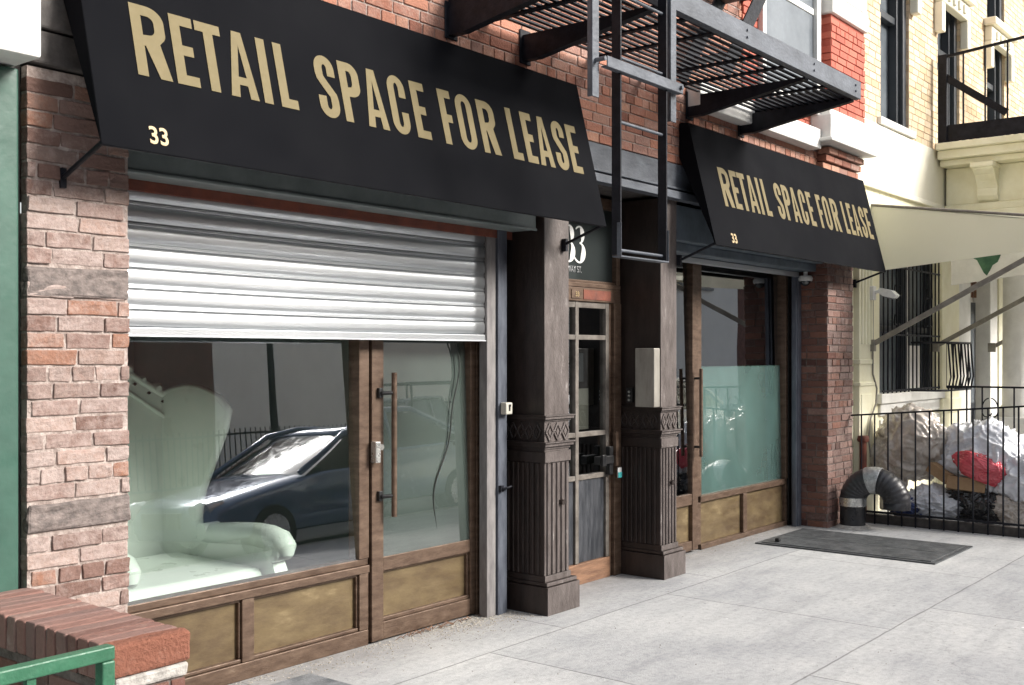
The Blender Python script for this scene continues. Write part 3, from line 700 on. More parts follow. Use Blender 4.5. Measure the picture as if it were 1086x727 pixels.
# ---- right storefront
w2 = MB()
w2.box(8.20, 9.90, 4.515, 4.60, .40, .452); w2.box(8.20, 9.90, 4.51, 4.60, 0, .045)
for a, b in ((8.14, 8.205), (8.985, 9.06), (9.865, 9.91)): w2.box(a, b, 4.515, 4.60, .047, .398)
w2.box(8.14, 8.205, 4.51, 4.60, .454, 2.44); w2.box(9.865, 9.91, 4.51, 4.60, .454, 2.44)
w2o = w2.build('shop_window', M['bronze'], bld, bevel=.004)
w2o['label'] = 'bronze framed shop window with teal frosting on its lower half'
tilted_pane('pane', M['glass'], w2o, 8.205, 9.865, 1.54, 2.44, 4.572, .6)
tilted_pane('frosted_pane', M['filmteal'], w2o, 8.205, 9.865, .45, 1.545, 4.566, .9)
for a, b in ((8.206, 8.984), (9.061, 9.864)): B(a, b, 4.548, 4.565, .046, .399).build('brass_panel', M['brass'], w2o)
d = MB(); d.box(8.035, 8.13, 4.50, 4.56, .02, 2.42); d.box(7.20, 7.34, 4.50, 4.56, .02, 2.42); d.box(7.345, 8.03, 4.503, 4.557, .40, .49); d.box(7.345, 8.03, 4.503, 4.557, .02, .10)
dr2 = d.build('shop_door', M['bronze'], bld, bevel=.004)
tilted_pane('pane', M['glass'], dr2, 7.33, 8.04, .48, 2.42, 4.535, .8)
B(7.34, 8.035, 4.535, 4.55, .095, .405).build('brass_panel', M['brass'], dr2)
mb = MB(); mb.tube([(8.07, 4.44, .80), (8.07, 4.44, 1.53)], .015, 12); h2 = mb.build('handle', M['bronze'], dr2)
for z in (.88, 1.45):
    mb = MB(); mb.tube([(8.07, 4.44, z), (8.07, 4.502, z)], .010, 8); mb.build('standoff', M['black'], h2)
B(7.2, 9.91, 4.505, 4.60, 2.442, 2.50).build('frame_head', M['bronze'], bld, bevel=.004)
B(9.9105, 9.975, 4.50, 4.62, 0, 2.5).build('door_jamb', M['black'], bld)
rs2 = thing('roll_shutter', 'rolled up shutter in its blue grey hood over the right storefront', 'shutter', (8.6, 4.42, 2.4))
mb = MB(); mb.box(9.90, 9.972, 4.40, 4.47, 0, 2.4); mb.box(9.878, 9.90, 4.41, 4.45, 0, 2.4); mb.build('guide_rail', M['galvrail'], rs2, bevel=.004)
mb = MB(); mb.box(7.2, 9.97, 4.18, 4.60, 2.51, 2.78); mb.box(7.2, 9.97, 4.25, 4.45, 2.44, 2.508); mb.build('hood', M['hoodblue'], rs2, bevel=.006)
mb = MB(); mb.box(7.2, 9.9, 4.39, 4.43, 2.39, 2.435); mb.build('bottom_bar', M['galv'], rs2, bevel=.004)

# dome camera
dm = thing('dome_camera', 'white round dome camera under the right awning beside the dark brick pier', 'camera', (9.93, 4.34, 2.36))
mb = MB(); mb.tube([(9.93, 4.34, 2.40), (9.93, 4.34, 2.375), (9.93, 4.34, 2.35)], [.055, .07, .062], 20); mb.tube([(9.93, 4.34, 2.40), (9.93, 4.34, 2.44)], .02, 10); mb.build('housing', M['whitepl'], dm)
mb = MB(); mb.tube([(9.93, 4.34, 2.351), (9.93, 4.34, 2.325), (9.93, 4.34, 2.308), (9.93, 4.34, 2.302)], [.048, .042, .025, .008], 18); mb.build('lens_dome', M['carglass'], dm)
# intercom box on column 2
ib = thing('intercom_box', 'tall stainless steel intercom box fixed to the dark left side of the second column', 'intercom', (6.93, 4.25, 1.48))
mb = MB(); mb.box(6.872, 6.953, 4.165, 4.33, 1.262, 1.695); mb.build('housing', M['box_steel'], ib, bevel=.006)
mb = MB(); mb.box(6.922, 6.956, 4.385, 4.44, 1.29, 1.40); cp = mb.build('button_panel', M['black'], ib, bevel=.004)
mb = MB()
for i in range(3): mb.tube([(6.9225, 4.412, 1.31 + i * .03), (6.915, 4.412, 1.31 + i * .03)], .009, 8)
mb.build('button', M['silver'], ib)

# ================================================================== INTERIOR
mb = MB(); mb.box(2.2, 5.6, 4.64, 8.8, .0, .10); mb.build('shop_floor', M['intfloor'], bld)
mb = MB(); mb.box(2.1, 2.2, 4.64, 8.8, 0, 2.8); mb.build('shop_side_wall', M['whitewall'], bld); mb = MB(); mb.box(5.5, 5.6, 4.7, 8.8, .1, 2.8); mb.box(2.2, 5.5, 8.7, 8.8, .1, 2.8); mb.build('shop_wall', M['intwall'], bld)
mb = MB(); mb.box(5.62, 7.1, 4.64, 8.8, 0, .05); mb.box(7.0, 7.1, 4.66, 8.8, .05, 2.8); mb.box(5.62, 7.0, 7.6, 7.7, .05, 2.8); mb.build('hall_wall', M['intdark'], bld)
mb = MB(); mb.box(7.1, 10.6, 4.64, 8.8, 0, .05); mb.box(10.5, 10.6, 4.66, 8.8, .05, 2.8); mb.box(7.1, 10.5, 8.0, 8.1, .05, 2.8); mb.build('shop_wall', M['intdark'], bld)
# papers inside the entrance
nt_ = thing('notice_paper', 'grey paper notice hanging inside the entrance door glass', 'paper', (6.52, 4.60, 1.3))
B(6.47, 6.66, 4.60, 4.602, 1.10, 1.40).build('sheet', M['box_steel'], nt_); B(6.47, 6.60, 4.604, 4.606, 1.45, 1.66).build('sheet', M['kick'], nt_)

# throne chair, facing the street
tc = thing('throne_chair', 'large white baroque wingback throne chair behind the left shop window', 'chair', (3.47, 5.3, .1))
def lerp(tab, q):
    if q <= tab[0][0]: return tab[0][1]
    for (a, b), (c, d) in zip(tab, tab[1:]):
        if q <= c: return b + (d - b) * (q - a) / (c - a)
    return tab[-1][1]
YW = [(.30, 5.52), (.58, 5.545), (.70, 5.55), (.84, 5.512), (.97, 5.438), (1.10, 5.365), (1.21, 5.302), (1.32, 5.267), (1.385, 5.30), (1.44, 5.40)]
TOP = [(0, 1.585), (.15, 1.575), (.3, 1.535), (.45, 1.475), (.58, 1.425), (.64, 1.402), (.72, 1.435), (.80, 1.452), (.88, 1.44), (.95, 1.39), (1, 1.32)]
CX = 3.46
def shell(u, z):
    a = abs(u); sg = 1 if u >= 0 else -1
    if a < .64:
        x = .40 * a / .64; y = 5.80 + .05 * math.cos(a / .64 * math.pi / 2)
    else:
        g = (a - .64) / .36; e = g * g * (3 - 2 * g) * .5 + g * .5
        x = .40 + .085 * math.sin(g * math.pi / 2); y = 5.80 + (lerp(YW, z) - 5.80) * e
    return (CX + sg * x, y)
mb = MB(); vs = []; fs = []; NU, NZ = 80, 40
for i in range(NU + 1):
    u = -1 + 2 * i / NU; tz = lerp(TOP, abs(u))
    for k in range(NZ + 1):
        z = .28 + (tz - .28) * k / NZ; x, y = shell(u, z); vs.append((x, y, z))
for i in range(NU):
    for k in range(NZ): a = i * (NZ + 1) + k; fs.append((a, a + NZ + 1, a + NZ + 2, a + 1))
mb.add(vs, fs, None, True); o = mb.build('backrest', M['chair'], tc)
sl = o.modifiers.new('Solid', 'SOLIDIFY'); sl.thickness = .05; sl.offset = 0
bv = o.modifiers.new('Round', 'BEVEL'); bv.width = .018; bv.segments = 3; bv.limit_method = 'ANGLE'
# rolled rim along the crest and down both wing edges
mb = MB(); pts = []
for k in range(14): z = .62 + (1.32 - .62) * k / 13; x, y = shell(-1, z); pts.append((x, y, z))
for k in range(1, 80): u = -1 + 2 * k / 80; z = lerp(TOP, abs(u)); x, y = shell(u, z); pts.append((x, y - .012, z))
for k in range(14): z = 1.32 - (1.32 - .62) * k / 13; x, y = shell(1, z); pts.append((x, y, z))
mb.tube(pts, .024, 10); mb.build('rim', M['chair'], tc)
mb = MB(); pts = []
for k in range(61):
    u = -.8 + 1.6 * k / 60; z = lerp(TOP, abs(u)) - .10 - .05 * abs(u); x, y = shell(u, z); pts.append((x, y - .032, z))
mb.tube(pts, .013, 8)
for sg in (-1, 1):
    pts = []
    for k in range(20):
        z = .60 + .66 * k / 19; u = sg * (.66 + .16 * (k / 19) ** 1.3); x, y = shell(u, z); pts.append((x, y - .02, z))
    mb.tube(pts, .016, 8)
mb.build('moulding', M['chair'], tc)
mb = MB()
for i in range(9):
    u = -.58 + 1.16 * i / 8; z = lerp(TOP, abs(u)) + .018; x, y = shell(u, z); r_ = .036 if i % 2 == 0 else .022
    mb.tube([(x, y - .035, z), (x, y - .02, z), (x, y + .02, z), (x, y + .035, z)], [r_ * .5, r_, r_, r_ * .5], 12)
mb.build('crest', M['chair'], tc)
mb = MB()
for i in range(10):
    u = -.62 + 1.24 * i / 9; z = lerp(TOP, abs(u)) - .045; x, y = shell(u, z); mb.prism([(x - .014, z), (x, z - .009), (x + .014, z + .002), (x, z + .011)], 'y', y - .034, y - .02)
mb.build('crest_piercing', M['black'], tc)
def arm(x, sg):
    mb = MB(); mb.tube([(x, 5.50, .575), (x, 5.42, .585), (x, 5.30, .60), (x, 5.15, .615), (x, 5.0, .625), (x, 4.88, .622), (x, 4.80, .605), (x, 4.755, .57), (x, 4.75, .535)], [.05, .062, .068, .07, .07, .072, .074, .066, .04], 20)
    mb.tube([(x - .075, 4.81, .565), (x - .06, 4.81, .565), (x + .06, 4.81, .565), (x + .075, 4.81, .565)], [.03, .066, .066, .03], 18)
    mb.tube([(x - .06, 5.45, .605), (x + .06, 5.45, .605)], [.05, .05], 16)
    mb.prism([(4.79, .2), (5.55, .2), (5.55, .56), (4.92, .58), (4.83, .52), (4.79, .44)], 'x', x - .045, x + .045)
    return mb.build('armrest', M['chair'], tc, bevel=.01)
arm(3.945, 1); arm(2.975, -1)
mb = MB(); mb.box(3.03, 3.89, 4.86, 5.70, .16, .47); mb.build('seat', M['chair'], tc, bevel=.05, seg=4)
mb = MB(); mb.box(3.0, 3.93, 4.80, 4.86, .17, .36); mb.build('front_rail', M['chair'], tc, bevel=.02, seg=3)
for x in (3.03, 3.88):
    for y in (4.85, 5.62):
        mb = MB(); mb.tube([(x, y, .18), (x + .01, y, .13), (x, y, .10)], [.045, .03, .028], 12); mb.build('leg', M['chair'], tc)
# ghostly low things inside
cs = thing('stool', 'low pale stool on the floor beside the throne chair in the window', 'stool', (2.85, 5.0, .1))
mb = MB(); mb.tube([(2.70, 5.1, .36), (2.70, 5.1, .40), (2.70, 5.1, .46)], [.15, .17, .15], 20); mb.build('seat', M['intwall'], cs)
mb = MB()
for a in range(3): mb.tube([(2.70 + .1 * math.cos(a * 2.1), 5.1 + .1 * math.sin(a * 2.1), .37), (2.70 + .15 * math.cos(a * 2.1), 5.1 + .15 * math.sin(a * 2.1), .10)], .015, 8)
mb.build('leg', M['intwall'], cs)

# ================================================================== AWNINGS
YB, ZB, YT, ZT = 3.83, 2.455, 4.06, 3.375
fd = Vector((0, YT - YB, ZT - ZB)).normalized()
starts = [('R', 2.49, .155), ('E', 2.675, .112), ('T', 2.80, .13), ('A', 2.945, .15), ('I', 3.125, .055), ('L', 3.222, .10),
          ('S', 3.46, .125), ('P', 3.615, .13), ('A', 3.765, .145), ('C', 3.945, .125), ('E', 4.115, .105),
          ('F', 4.33, .098), ('O', 4.465, .135), ('R', 4.65, .143), ('L', 4.91, .095), ('E', 5.045, .102), ('A', 5.17, .142), ('S', 5.345, .122), ('E', 5.50, .108)]
def awning(x0, x1, tx0, k, label):
    a = thing('awning', label, 'awning', ((x0 + x1) / 2, W, ZT), 'black awnings over the storefronts')
    mb = MB(); vs = []; fs = []; nx, nz = 60, 16
    for i in range(nx + 1):
        for j in range(nz + 1):
            u, v = i / nx, j / nz
            n_ = noise.noise(Vector((u * 9 + x0, v * 2, 1))) * .0006 * math.sin(math.pi * v) + noise.noise(Vector((u * 30 + x0, v * 1.2, 4))) * .0004 * math.sin(math.pi * v)
            vs.append((x0 + (x1 - x0) * u, YB + (YT - YB) * v + n_, ZB + (ZT - ZB) * v))
    for i in range(nx):
        for j in range(nz): q = i * (nz + 1) + j; fs.append((q, q + nz + 1, q + nz + 2, q + 1))
    mb.add(vs, fs, None, True)
    o = mb.build('canvas', M['awning'], a)
    mb = MB()
    for xx in (x0 + .001, x1 - .001): mb.add([(xx, YB + .003, ZB), (xx, YT, ZT), (xx, W - .003, ZT), (xx, W - .003, ZT - .25)], [(0, 1, 2, 3)])
    mb.add([(x0, YT, ZT), (x1, YT, ZT), (x1, W - .004, ZT + .01), (x0, W - .004, ZT + .01)], [(0, 1, 2, 3)])
    o = mb.build('side_panel', M['awning'], a); sl = o.modifiers.new('Solid', 'SOLIDIFY'); sl.thickness = .003
    mb = MB(); mb.tube([(x0, YB + .014, ZB + .004), (x1, YB + .014, ZB + .004)], .009, 8)
    mb.tube([(x0 + .01, YB + .014, ZB + .004), (x0 + .01, YT + .01, ZT)], .006, 8); mb.tube([(x1 - .01, YB + .014, ZB + .004), (x1 - .01, YT + .01, ZT)], .006, 8)
    mb.tube([(x0 + .012, YB + .014, ZB + .01), (x0 + .012, W + .0, ZB - .10)], .010, 8)
    mb.tube([(x1 - .012, YB + .014, ZB + .01), (x1 - .012, W + .02, ZB - .10)], .010, 8)
    for xx in (x0 + .012, x1 - .012): mb.box(xx - .012, xx + .012, W - .012, W + .028, ZB - .14, ZB - .06)
    mb.build('support_frame', M['iron'], a)
    # letters
    base = 2.772; y_at = lambda z: YB + (YT - YB) * (z - ZB) / (ZT - ZB)
    hgt = .306 / fd.z
    first = True
    for ch, xs, w in starts:
        loops = [[(px * hgt, py * hgt) for px, py in lp] for lp in glyph(ch, w / hgt, .155)]
        me = fill_mesh('letter', loops, .0006)
        nrm = Vector((1, 0, 0)).cross(fd)
        og = Vector((tx0 + (xs - 2.49) * k, y_at(base), base)) + nrm * .0028
        for v in me.vertices: v.co.x *= k
        place_flat(me, 'letter', M['gold'], a, og, (1, 0, 0), fd)
    me = text_mesh('house_number', '33', .103, .0015, .92, .002)
    nrm = Vector((1, 0, 0)).cross(fd)
    place_flat(me, 'house_number', M['cream_num'], a, Vector((tx0 + .005 if k == 1 else x0 + .265, y_at(2.490), 2.490)) + nrm * .0028, (1, 0, 0), fd)
    return a
awning(2.285, 5.745, 2.49, 1.0, 'long black awning lettered RETAIL SPACE FOR LEASE above the half lowered shutter')
awning(7.185, 10.67, 7.48, .989, 'black awning lettered RETAIL SPACE FOR LEASE above the teal frosted window')

# ================================================================== FIRE ESCAPE
FX0, FX1, FY0, FZ = 4.60, 8.21, 3.14, 3.60
fe = thing('fire_escape', 'black iron fire escape platform with railings above the awnings', 'fire escape', (6.4, W, FZ))
mb = MB(); mb.box(FX0, FX1, FY0, FY0 + .012, FZ, FZ + .132); mb.box(FX0, FX1, FY0 + .0125, FY0 + .05, FZ, FZ + .01)
for x in (5.30, 6.3, 7.33, 8.1):
    for z in (FZ + .045, FZ + .09): mb.tube([(x, FY0 + .002, z), (x, FY0 - .009, z)], .009, 8)
mb.build('front_beam', M['irongrey'], fe, bevel=.002, seg=1)
mb = MB()
n = 15
for i in range(n):
    y = FY0 + .085 + (W - .10 - FY0 - .085) * i / (n - 1)
    mb.box(FX0 + .005, FX1 - .005, y - .014, y + .014, FZ + .022, FZ + .032)
mb.build('floor_grating', M['iron'], fe)
for x in (4.95, 5.65, 6.0, 6.65, 7.0, 7.7):
    mb = MB(); mb.box(x - .02, x + .02, FY0 + .06, W - .02, FZ + .008, FZ + .0215); mb.build('cross_bar', M['iron'], fe)
for x in (FX0 + .02, 5.30, 7.33, FX1 - .03):
    mb = MB()
    poly = [(FY0 + .055, FZ + .004), (W - .003, FZ + .004), (W - .003, FZ - .15), (W - .12, FZ - .15), (FY0 + .055, FZ - .012)]
    mb.prism(poly, 'x', x - .028, x + .028)
    mb.box(x - .055, x + .055, W - .012, W - .0035, FZ - .17, FZ + .04)
    mb.build('bracket', M['iron'], fe, bevel=.004, seg=1)
mb = MB(); mb.box(FX0, FX0 + .012, FY0 + .013, W - .004, FZ + .005, FZ + .12); mb.build('side_beam', M['iron'], fe); mb = MB(); mb.box(FX1 - .012, FX1, FY0 + .013, W - .004, FZ + .005, FZ + .12); mb.build('side_beam', M['iron'], fe)
RZ = FZ + .95
mb = MB(); mb.box(FX0, FX1, FY0 - .002, FY0 + .03, RZ, RZ + .012); mb.box(FX0, FX0 + .03, FY0 + .031, W, RZ, RZ + .012); mb.box(FX1 - .03, FX1, FY0 + .031, W, RZ, RZ + .012); mb.build('handrail', M['iron'], fe)
bal = MB(); bal.tube([(0, 0, 0), (0, 0, .82)], .0075, 6); b0 = bal.build('baluster', M['iron'], fe); b0.location = Vector((FX0 + .05, FY0 + .015, FZ + .131)) - Vector(fe['_o'])
pos = [(FX0 + .05 + i * .145, FY0 + .015) for i in range(1, 25)] + [(FX1 - .015, FY0 + .16 + i * .145) for i in range(6)] + [(FX0 + .015, FY0 + .16 + i * .145) for i in range(6)]
for x, y in pos:
    c = b0.copy(); COL.objects.link(c); c.parent = fe; c.location = Vector((x, y, FZ + .131)) - Vector(fe['_o'])
# stair to the floor above
mb = MB()
for y in (3.66, 4.02): mb.obox((7.0, y, FZ + .05), (9.2, y, 6.3), .012, .13)
for i in range(9):
    t = (i + .5) / 9; mb.box(7.0 + 2.2 * t - .1, 7.0 + 2.2 * t + .07, 3.67, 4.01, FZ + .05 + 2.6 * t, FZ + .058 + 2.6 * t)
mb.build('stair', M['iron'], fe)
# guide bars for the drop ladder
mb = MB()
for x in (4.56, 5.33):
    mb.box(x - .03, x + .03, 3.105, 3.112, 2.945, 4.4); mb.box(x - .03, x - .023, 3.113, 3.137, 2.945, 4.4)
mb.box(4.60, 5.36, 3.06, 3.068, 3.10, 3.155); mb.box(4.60, 5.36, 3.069, 3.10, 3.10, 3.108)
for x in (4.56, 5.33): mb.tube([(x, 3.104, 3.13), (x, 3.045, 3.13)], .012, 8)
mb.build('ladder_guide', M['irongrey'], fe, bevel=.002, seg=1)
la = thing('drop_ladder', 'narrow black drop ladder hanging from the fire escape between the two awnings', 'ladder', (4.98, 3.1, 2.17))
for x in (4.755, 5.215):
    mb = MB(); mb.box(x - .006, x + .006, 3.08, 3.135, 2.165, 4.6); mb.box(x + .0065, x + .011, 3.078, 3.09, 2.165, 4.6) if False else None
    mb.build('stile', M['iron'], la, bevel=.002)
mb = MB(); mb.box(4.7455, 4.7485, 3.072, 3.10, 2.16, 2.33); mb.box(5.2215, 5.2245, 3.072, 3.10, 2.16, 2.33); mb.box(4.7455, 5.2245, 3.072, 3.13, 2.152, 2.1595)
mb.build('foot_shoe', M['irongrey'], la, bevel=.002)
for z in (2.19, 2.855, 3.19, 3.52, 3.85, 4.18):
    mb = MB(); mb.tube([(4.762, 3.108, z), (5.208, 3.108, z)], .009, 8); mb.build('rung', M['irongrey'], la)

# ================================================================== LEFT NEIGHBOUR
gn = thing('green_shopfront', 'green painted metal shopfront panel with a white sill at the left edge', 'building', (1.4, W, 0))
mb = MB(); mb.box(-3.0, 2.105, W - .03, W + .3, 0, 2.75); mb.build('green_panel', M['green'], gn, bevel=.01)
mb = MB(); mb.box(-3, 2.106, W - .20, W + .3, 2.76, 4.5); mb.build('white_fascia', M['white'], gn, bevel=.012)
mb = MB(); mb.box(2.1055, 2.149, W + .05, W + .3, 0, 4.5); mb.build('gap', M['blackstone'], gn)
B(-3, 2.1, W + .301, 8.5, 0, 9.5).build('wall', M['farbrick'], gn)

# brick planter wall
pw = thing('brick_planter_wall', 'low brick wall with a soldier course cap jutting out beside the left pier', 'wall', (1.95, 3.6, 0))
PX0, PX1, PY0, PZ = 1.855, 2.14, 3.055, .75
mb = MB(); core = MB()
bricks(mb, core, (PX0 + .012, W - .12 + .05, 0), (0, -1, 0), (-1, 0, 0), W - .07 - PY0 - .015, .625, seed=51, jit=.003, wash=lambda s, z: 0)
bricks(mb, core, (PX0 + .012, PY0 + .015, 0), (1, 0, 0), (0, -1, 0), PX1 - PX0 - .03, .625, seed=52, jit=.003, wash=lambda s, z: .1)
bricks(mb, core, (PX1 - .012, PY0 + .015, 0), (0, 1, 0), (1, 0, 0), W - .07 - PY0 - .015, .625, seed=53, jit=.003, wash=lambda s, z: 0)
mb.build('brick_side', M['brick_dark'], pw, bevel=.004)
core.box(PX0 + .03, PX1 - .03, PY0 + .04, W - .05, 0, .62)
core.box(PX0 + .008, PX1 - .012, PY0 + .012, W - .04, .632, PZ - .009)
core.build('mortar_bed', M['mortar_dark'], pw)
mb = MB(); rnd = random.Random(5)
y = PY0 + .075
while y < W - .09:
    w = .0655
    vs = []
    for zz in (.632, PZ):
        for yy in (y, y + w - .008):
            for xx in (PX0, PX1): vs.append((xx + rnd.uniform(-.003, .003), yy + rnd.uniform(-.002, .002), zz + rnd.uniform(-.002, .002)))
    mb.add(vs, [(0, 2, 3, 1), (4, 5, 7, 6), (0, 1, 5, 4), (2, 6, 7, 3), (0, 4, 6, 2), (1, 3, 7, 5)], (rnd.random(), rnd.uniform(-.1, .16), rnd.random(), 1))
    y += w
rough(mb.build('brick_cap', M['brick_cap'], pw, bevel=.006), .004)
mb = MB(); mb.box(PX0 - .002, PX1 + .003, PY0, PY0 + .067, .648, PZ + .002, col=(.5, .06, .5, 1)); rough(mb.build('cap_end', M['brick_end'], pw, bevel=.014, seg=2), .007)
mb = MB(); mb.box(PX0 + .02, PX1 - .006, PY0 + .006, PY0 + .07, .60, .646, j=.004); mb.build('mortar_smear', M['cementstain'], pw, bevel=.01)
# green tube railing in front
gr = thing('green_railing', 'green steel tube railing in front of the low brick wall', 'railing', (1.4, 2.8, 0))
mb = MB(); gy = 2.80
mb.box(-1.0, 1.70, gy - .02, gy + .02, .795, .835); mb.box(1.66, 1.70, gy - .0205, gy + .0205, 0, .794); mb.box(-1.0, 1.6595, gy - .015, gy + .015, .70, .725) if False else None
mb.build('frame', M['green_rail'], gr, bevel=.005)
for i in range(6):
    B(.2 + i * .25, .225 + i * .25, gy - .01, gy + .01, .1, .794).build('post', M['green_rail'], gr)
mb = MB(); mb.box(-1, 1.6595, gy - .012, gy + .012, .08, .1); mb.build('bottom_rail', M['green_rail'], gr)

# ================================================================== RIGHT NEIGHBOUR (cream building)
nb = thing('cream_building', 'cream painted townhouse with tan brick upper floors beyond the dark pier', 'building', (14, W, 0))
NW = 4.16
# ground floor wall with the barred window opening
mb = MB()
mb.box(10.64, 11.40, NW, NW + .3, 0, 3.4); mb.box(11.40, 13.26, NW, NW + .3, 0, 1.15); mb.box(13.26, 14.15, NW, NW + .3, 0, 3.4); mb.box(11.40, 13.26, NW, NW + .3, 2.75, 3.4)
mb.box(15.95, 30, NW, NW + .3, 0, 3.4); mb.box(14.15, 15.95, NW, NW + .3, 2.9, 3.4)
mb.build('ground_wall', M['cream'], nb, bevel=.008)
mb = MB(); mb.box(10.60, 30, NW - .02, NW + .3, 3.401, 4.055); mb.box(10.62, 30, NW - .05, NW - .02, 3.36, 3.42); mb.build('white_wall', M['palecream'], nb, bevel=.01)
mb = MB(); mb.box(11.3, 13.4, NW - .06, NW + .1, 1.13, 1.235); mb.box(11.35, 13.35, NW - .03, NW + .1, 1.0, 1.128); mb.build('window_sill', M['white'], nb, bevel=.01)
mb = MB(); mb.box(11.38, 14.2, NW - .02, NW + .1, .30, .96); mb.build('base_panel', M['white'], nb, bevel=.01)
# fluted pilaster
mb = MB(); mb.box(10.68, 11.05, NW - .06, NW, 0, 3.3)
for i in range(4): mb.tube([(10.74 + i * .083, NW - .062, 1.75), (10.74 + i * .083, NW - .062, 3.1)], .022, 8)
mb.box(10.66, 11.07, NW - .075, NW, 1.55, 1.60); mb.box(10.66, 11.07, NW - .075, NW, 1.33, 1.37); mb.box(10.72, 11.01, NW - .068, NW, .5, 1.25); mb.box(10.64, 11.1, NW - .1, NW, 0, .35)
mb.build('pilaster', M['cream'], nb, bevel=.008)
mb = MB(); mb.box(13.32, 13.95, NW - .05, NW, 0, 3.2); mb.box(13.28, 14.0, NW - .07, NW, .95, 1.12); mb.build('pilaster', M['cream'], nb, bevel=.008)
# barred window
bw = B(11.40, 13.26, NW + .14, NW + .16, 1.2, 2.8).build('window', M['bluegrey'], nb)
mb = MB(); mb.box(11.40, 11.48, NW + .05, NW + .138, 1.2, 2.75); mb.box(13.18, 13.26, NW + .05, NW + .138, 1.2, 2.75); mb.box(12.28, 12.40, NW + .05, NW + .138, 1.2, 2.75); mb.box(11.48, 13.18, NW + .07, NW + .137, 1.9, 1.96)
mb.build('window_frame', M['darktrim'], bw, bevel=.004)
mb = MB(); mb.box(12.5, 13.0, NW + .11, NW + .139, 1.26, 1.75); mb.box(12.42, 12.56, NW + .10, NW + .139, 1.2, 2.75); mb.build('curtain', M['palewall'], bw)
wg_ = thing('window_grille', 'black iron bars with a bulging lower basket over the cream building window', 'grille', (12.3, NW, 1.2))
for i in range(15):
    x = 11.43 + i * .13
    mb = MB(); mb.tube([(x, NW - .03, 1.22), (x, NW - .03, 2.80)], .009, 6); mb.build('bar', M['iron'], wg_)
mb = MB()
for z in (1.25, 1.85, 2.58): mb.box(11.40, 13.28, NW - .036, NW - .024, z, z + .02)
mb.build('rail', M['iron'], wg_)
for xx in (11.86, 12.9):
    mb = MB()
    for s_ in (-1, 1):
        for zc in (1.98, 2.3):
            pts = [(xx + s_ * (.055 - .05 * math.cos(t * .35)) , NW - .03, zc + .15 * (t / 12 - .5) + .03 * math.sin(t * .6)) for t in range(13)]
            mb.tube(pts, .008, 6)
    mb.build('scroll', M['iron'], wg_)
# bulging basket
mb = MB()
for z in (1.25, 1.78): mb.tube([(12.25, NW - .04, z), (12.3, NW - .30, z), (12.45, NW - .38, z), (13.3, NW - .38, z), (13.45, NW - .30, z), (13.5, NW - .02, z)], .013, 6)
mb.build('basket_rail', M['iron'], wg_)
for i in range(12):
    if i < 8: x, y = 12.45 + i * .12, NW - .38
    else: x, y = 13.47, NW - .30 + (i - 8) * .085
    mb = MB(); mb.tube([(x, y, 1.25), (x, y - (.03 if i < 8 else 0), 1.4), (x, y, 1.78)], .0095, 6); mb.build('basket_bar', M['iron'], wg_)
# entrance door beyond
dd = B(14.15, 15.95, NW + .25, NW + .3, 0, 2.9).build('door_surround', M['palewall'], nb)
mb = MB(); mb.box(14.75, 15.55, NW + .2, NW + .249, 0.3, 2.35); mb.build('door', M['darktrim'], nb, bevel=.006)
mb = MB(); mb.box(14.85, 15.45, NW + .19, NW + .199, 1.0, 2.2); mb.build('door_glass', M['bluegrey'], nb)
mb = MB()
for i in range(9): mb.box(14.6 + i * .12, 14.64 + i * .12, NW + .2, NW + .249, 2.42, 2.85)
mb.build('transom_grille', M['orangewood'], nb)
mb = MB(); mb.box(14.16, 14.70, NW + .02, NW + .249, 0, 2.9); mb.box(15.6, 15.94, NW + .02, NW + .249, 0, 2.9); mb.build('door_reveal', M['white'], nb, bevel=.01)
# portico: slab, cornice, frieze carried on a round column
mb = MB(); mb.box(13.45, 17.5, 2.2, NW - .051, 3.42, 3.86); mb.box(13.40, 17.55, 2.15, NW - .051, 3.33, 3.418)
mb.box(13.34, 17.6, 2.1, NW - .051, 3.24, 3.328)
mb.build('portico_frieze', M['cream'], nb, bevel=.012)
mb = MB(); mb.box(13.22, 17.7, 1.98, NW - .051, 3.862, 3.93); mb.box(13.12, 17.8, 1.9, NW - .051, 3.932, 4.03); mb.box(13.05, 17.9, 1.82, NW - .051, 4.032, 4.11)
mb.build('portico_cornice', M['cream'], nb, bevel=.012)
for yy in (3.62, 2.98, 2.4):
    mb = MB(); mb.prism([(13.448, 3.43), (13.41, 3.45), (13.37, 3.50), (13.38, 3.58), (13.33, 3.66), (13.26, 3.73), (13.18, 3.78), (13.15, 3.86), (13.448, 3.86)], 'y', yy - .11, yy + .11)
    mb.box(13.13, 13.448, yy - .13, yy + .13, 3.80, 3.859)
    mb.build('console_bracket', M['cream'], nb, bevel=.014, seg=3)
mb = MB(); mb.tube([(13.72, 3.38, .9), (13.72, 3.38, 3.0), (13.72, 3.38, 3.2)], [.165, .15, .15], 28); mb.tube([(13.72, 3.38, 3.08), (13.72, 3.38, 3.15), (13.72, 3.38, 3.22)], [.17, .2, .22], 28)
mb.tube([(13.72, 3.38, 1.05), (13.72, 3.38, 1.0), (13.72, 3.38, .92)], [.17, .21, .22], 28); mb.box(13.45, 14.0, 3.12, 3.65, 0, .92)
mb.build('portico_column', M['white'], nb, bevel=.006)
mb = MB(); mb.box(13.7, 17.0, 2.4, 3.1, 0, .6); mb.build('stoop', M['kerbstone'], nb, bevel=.01)
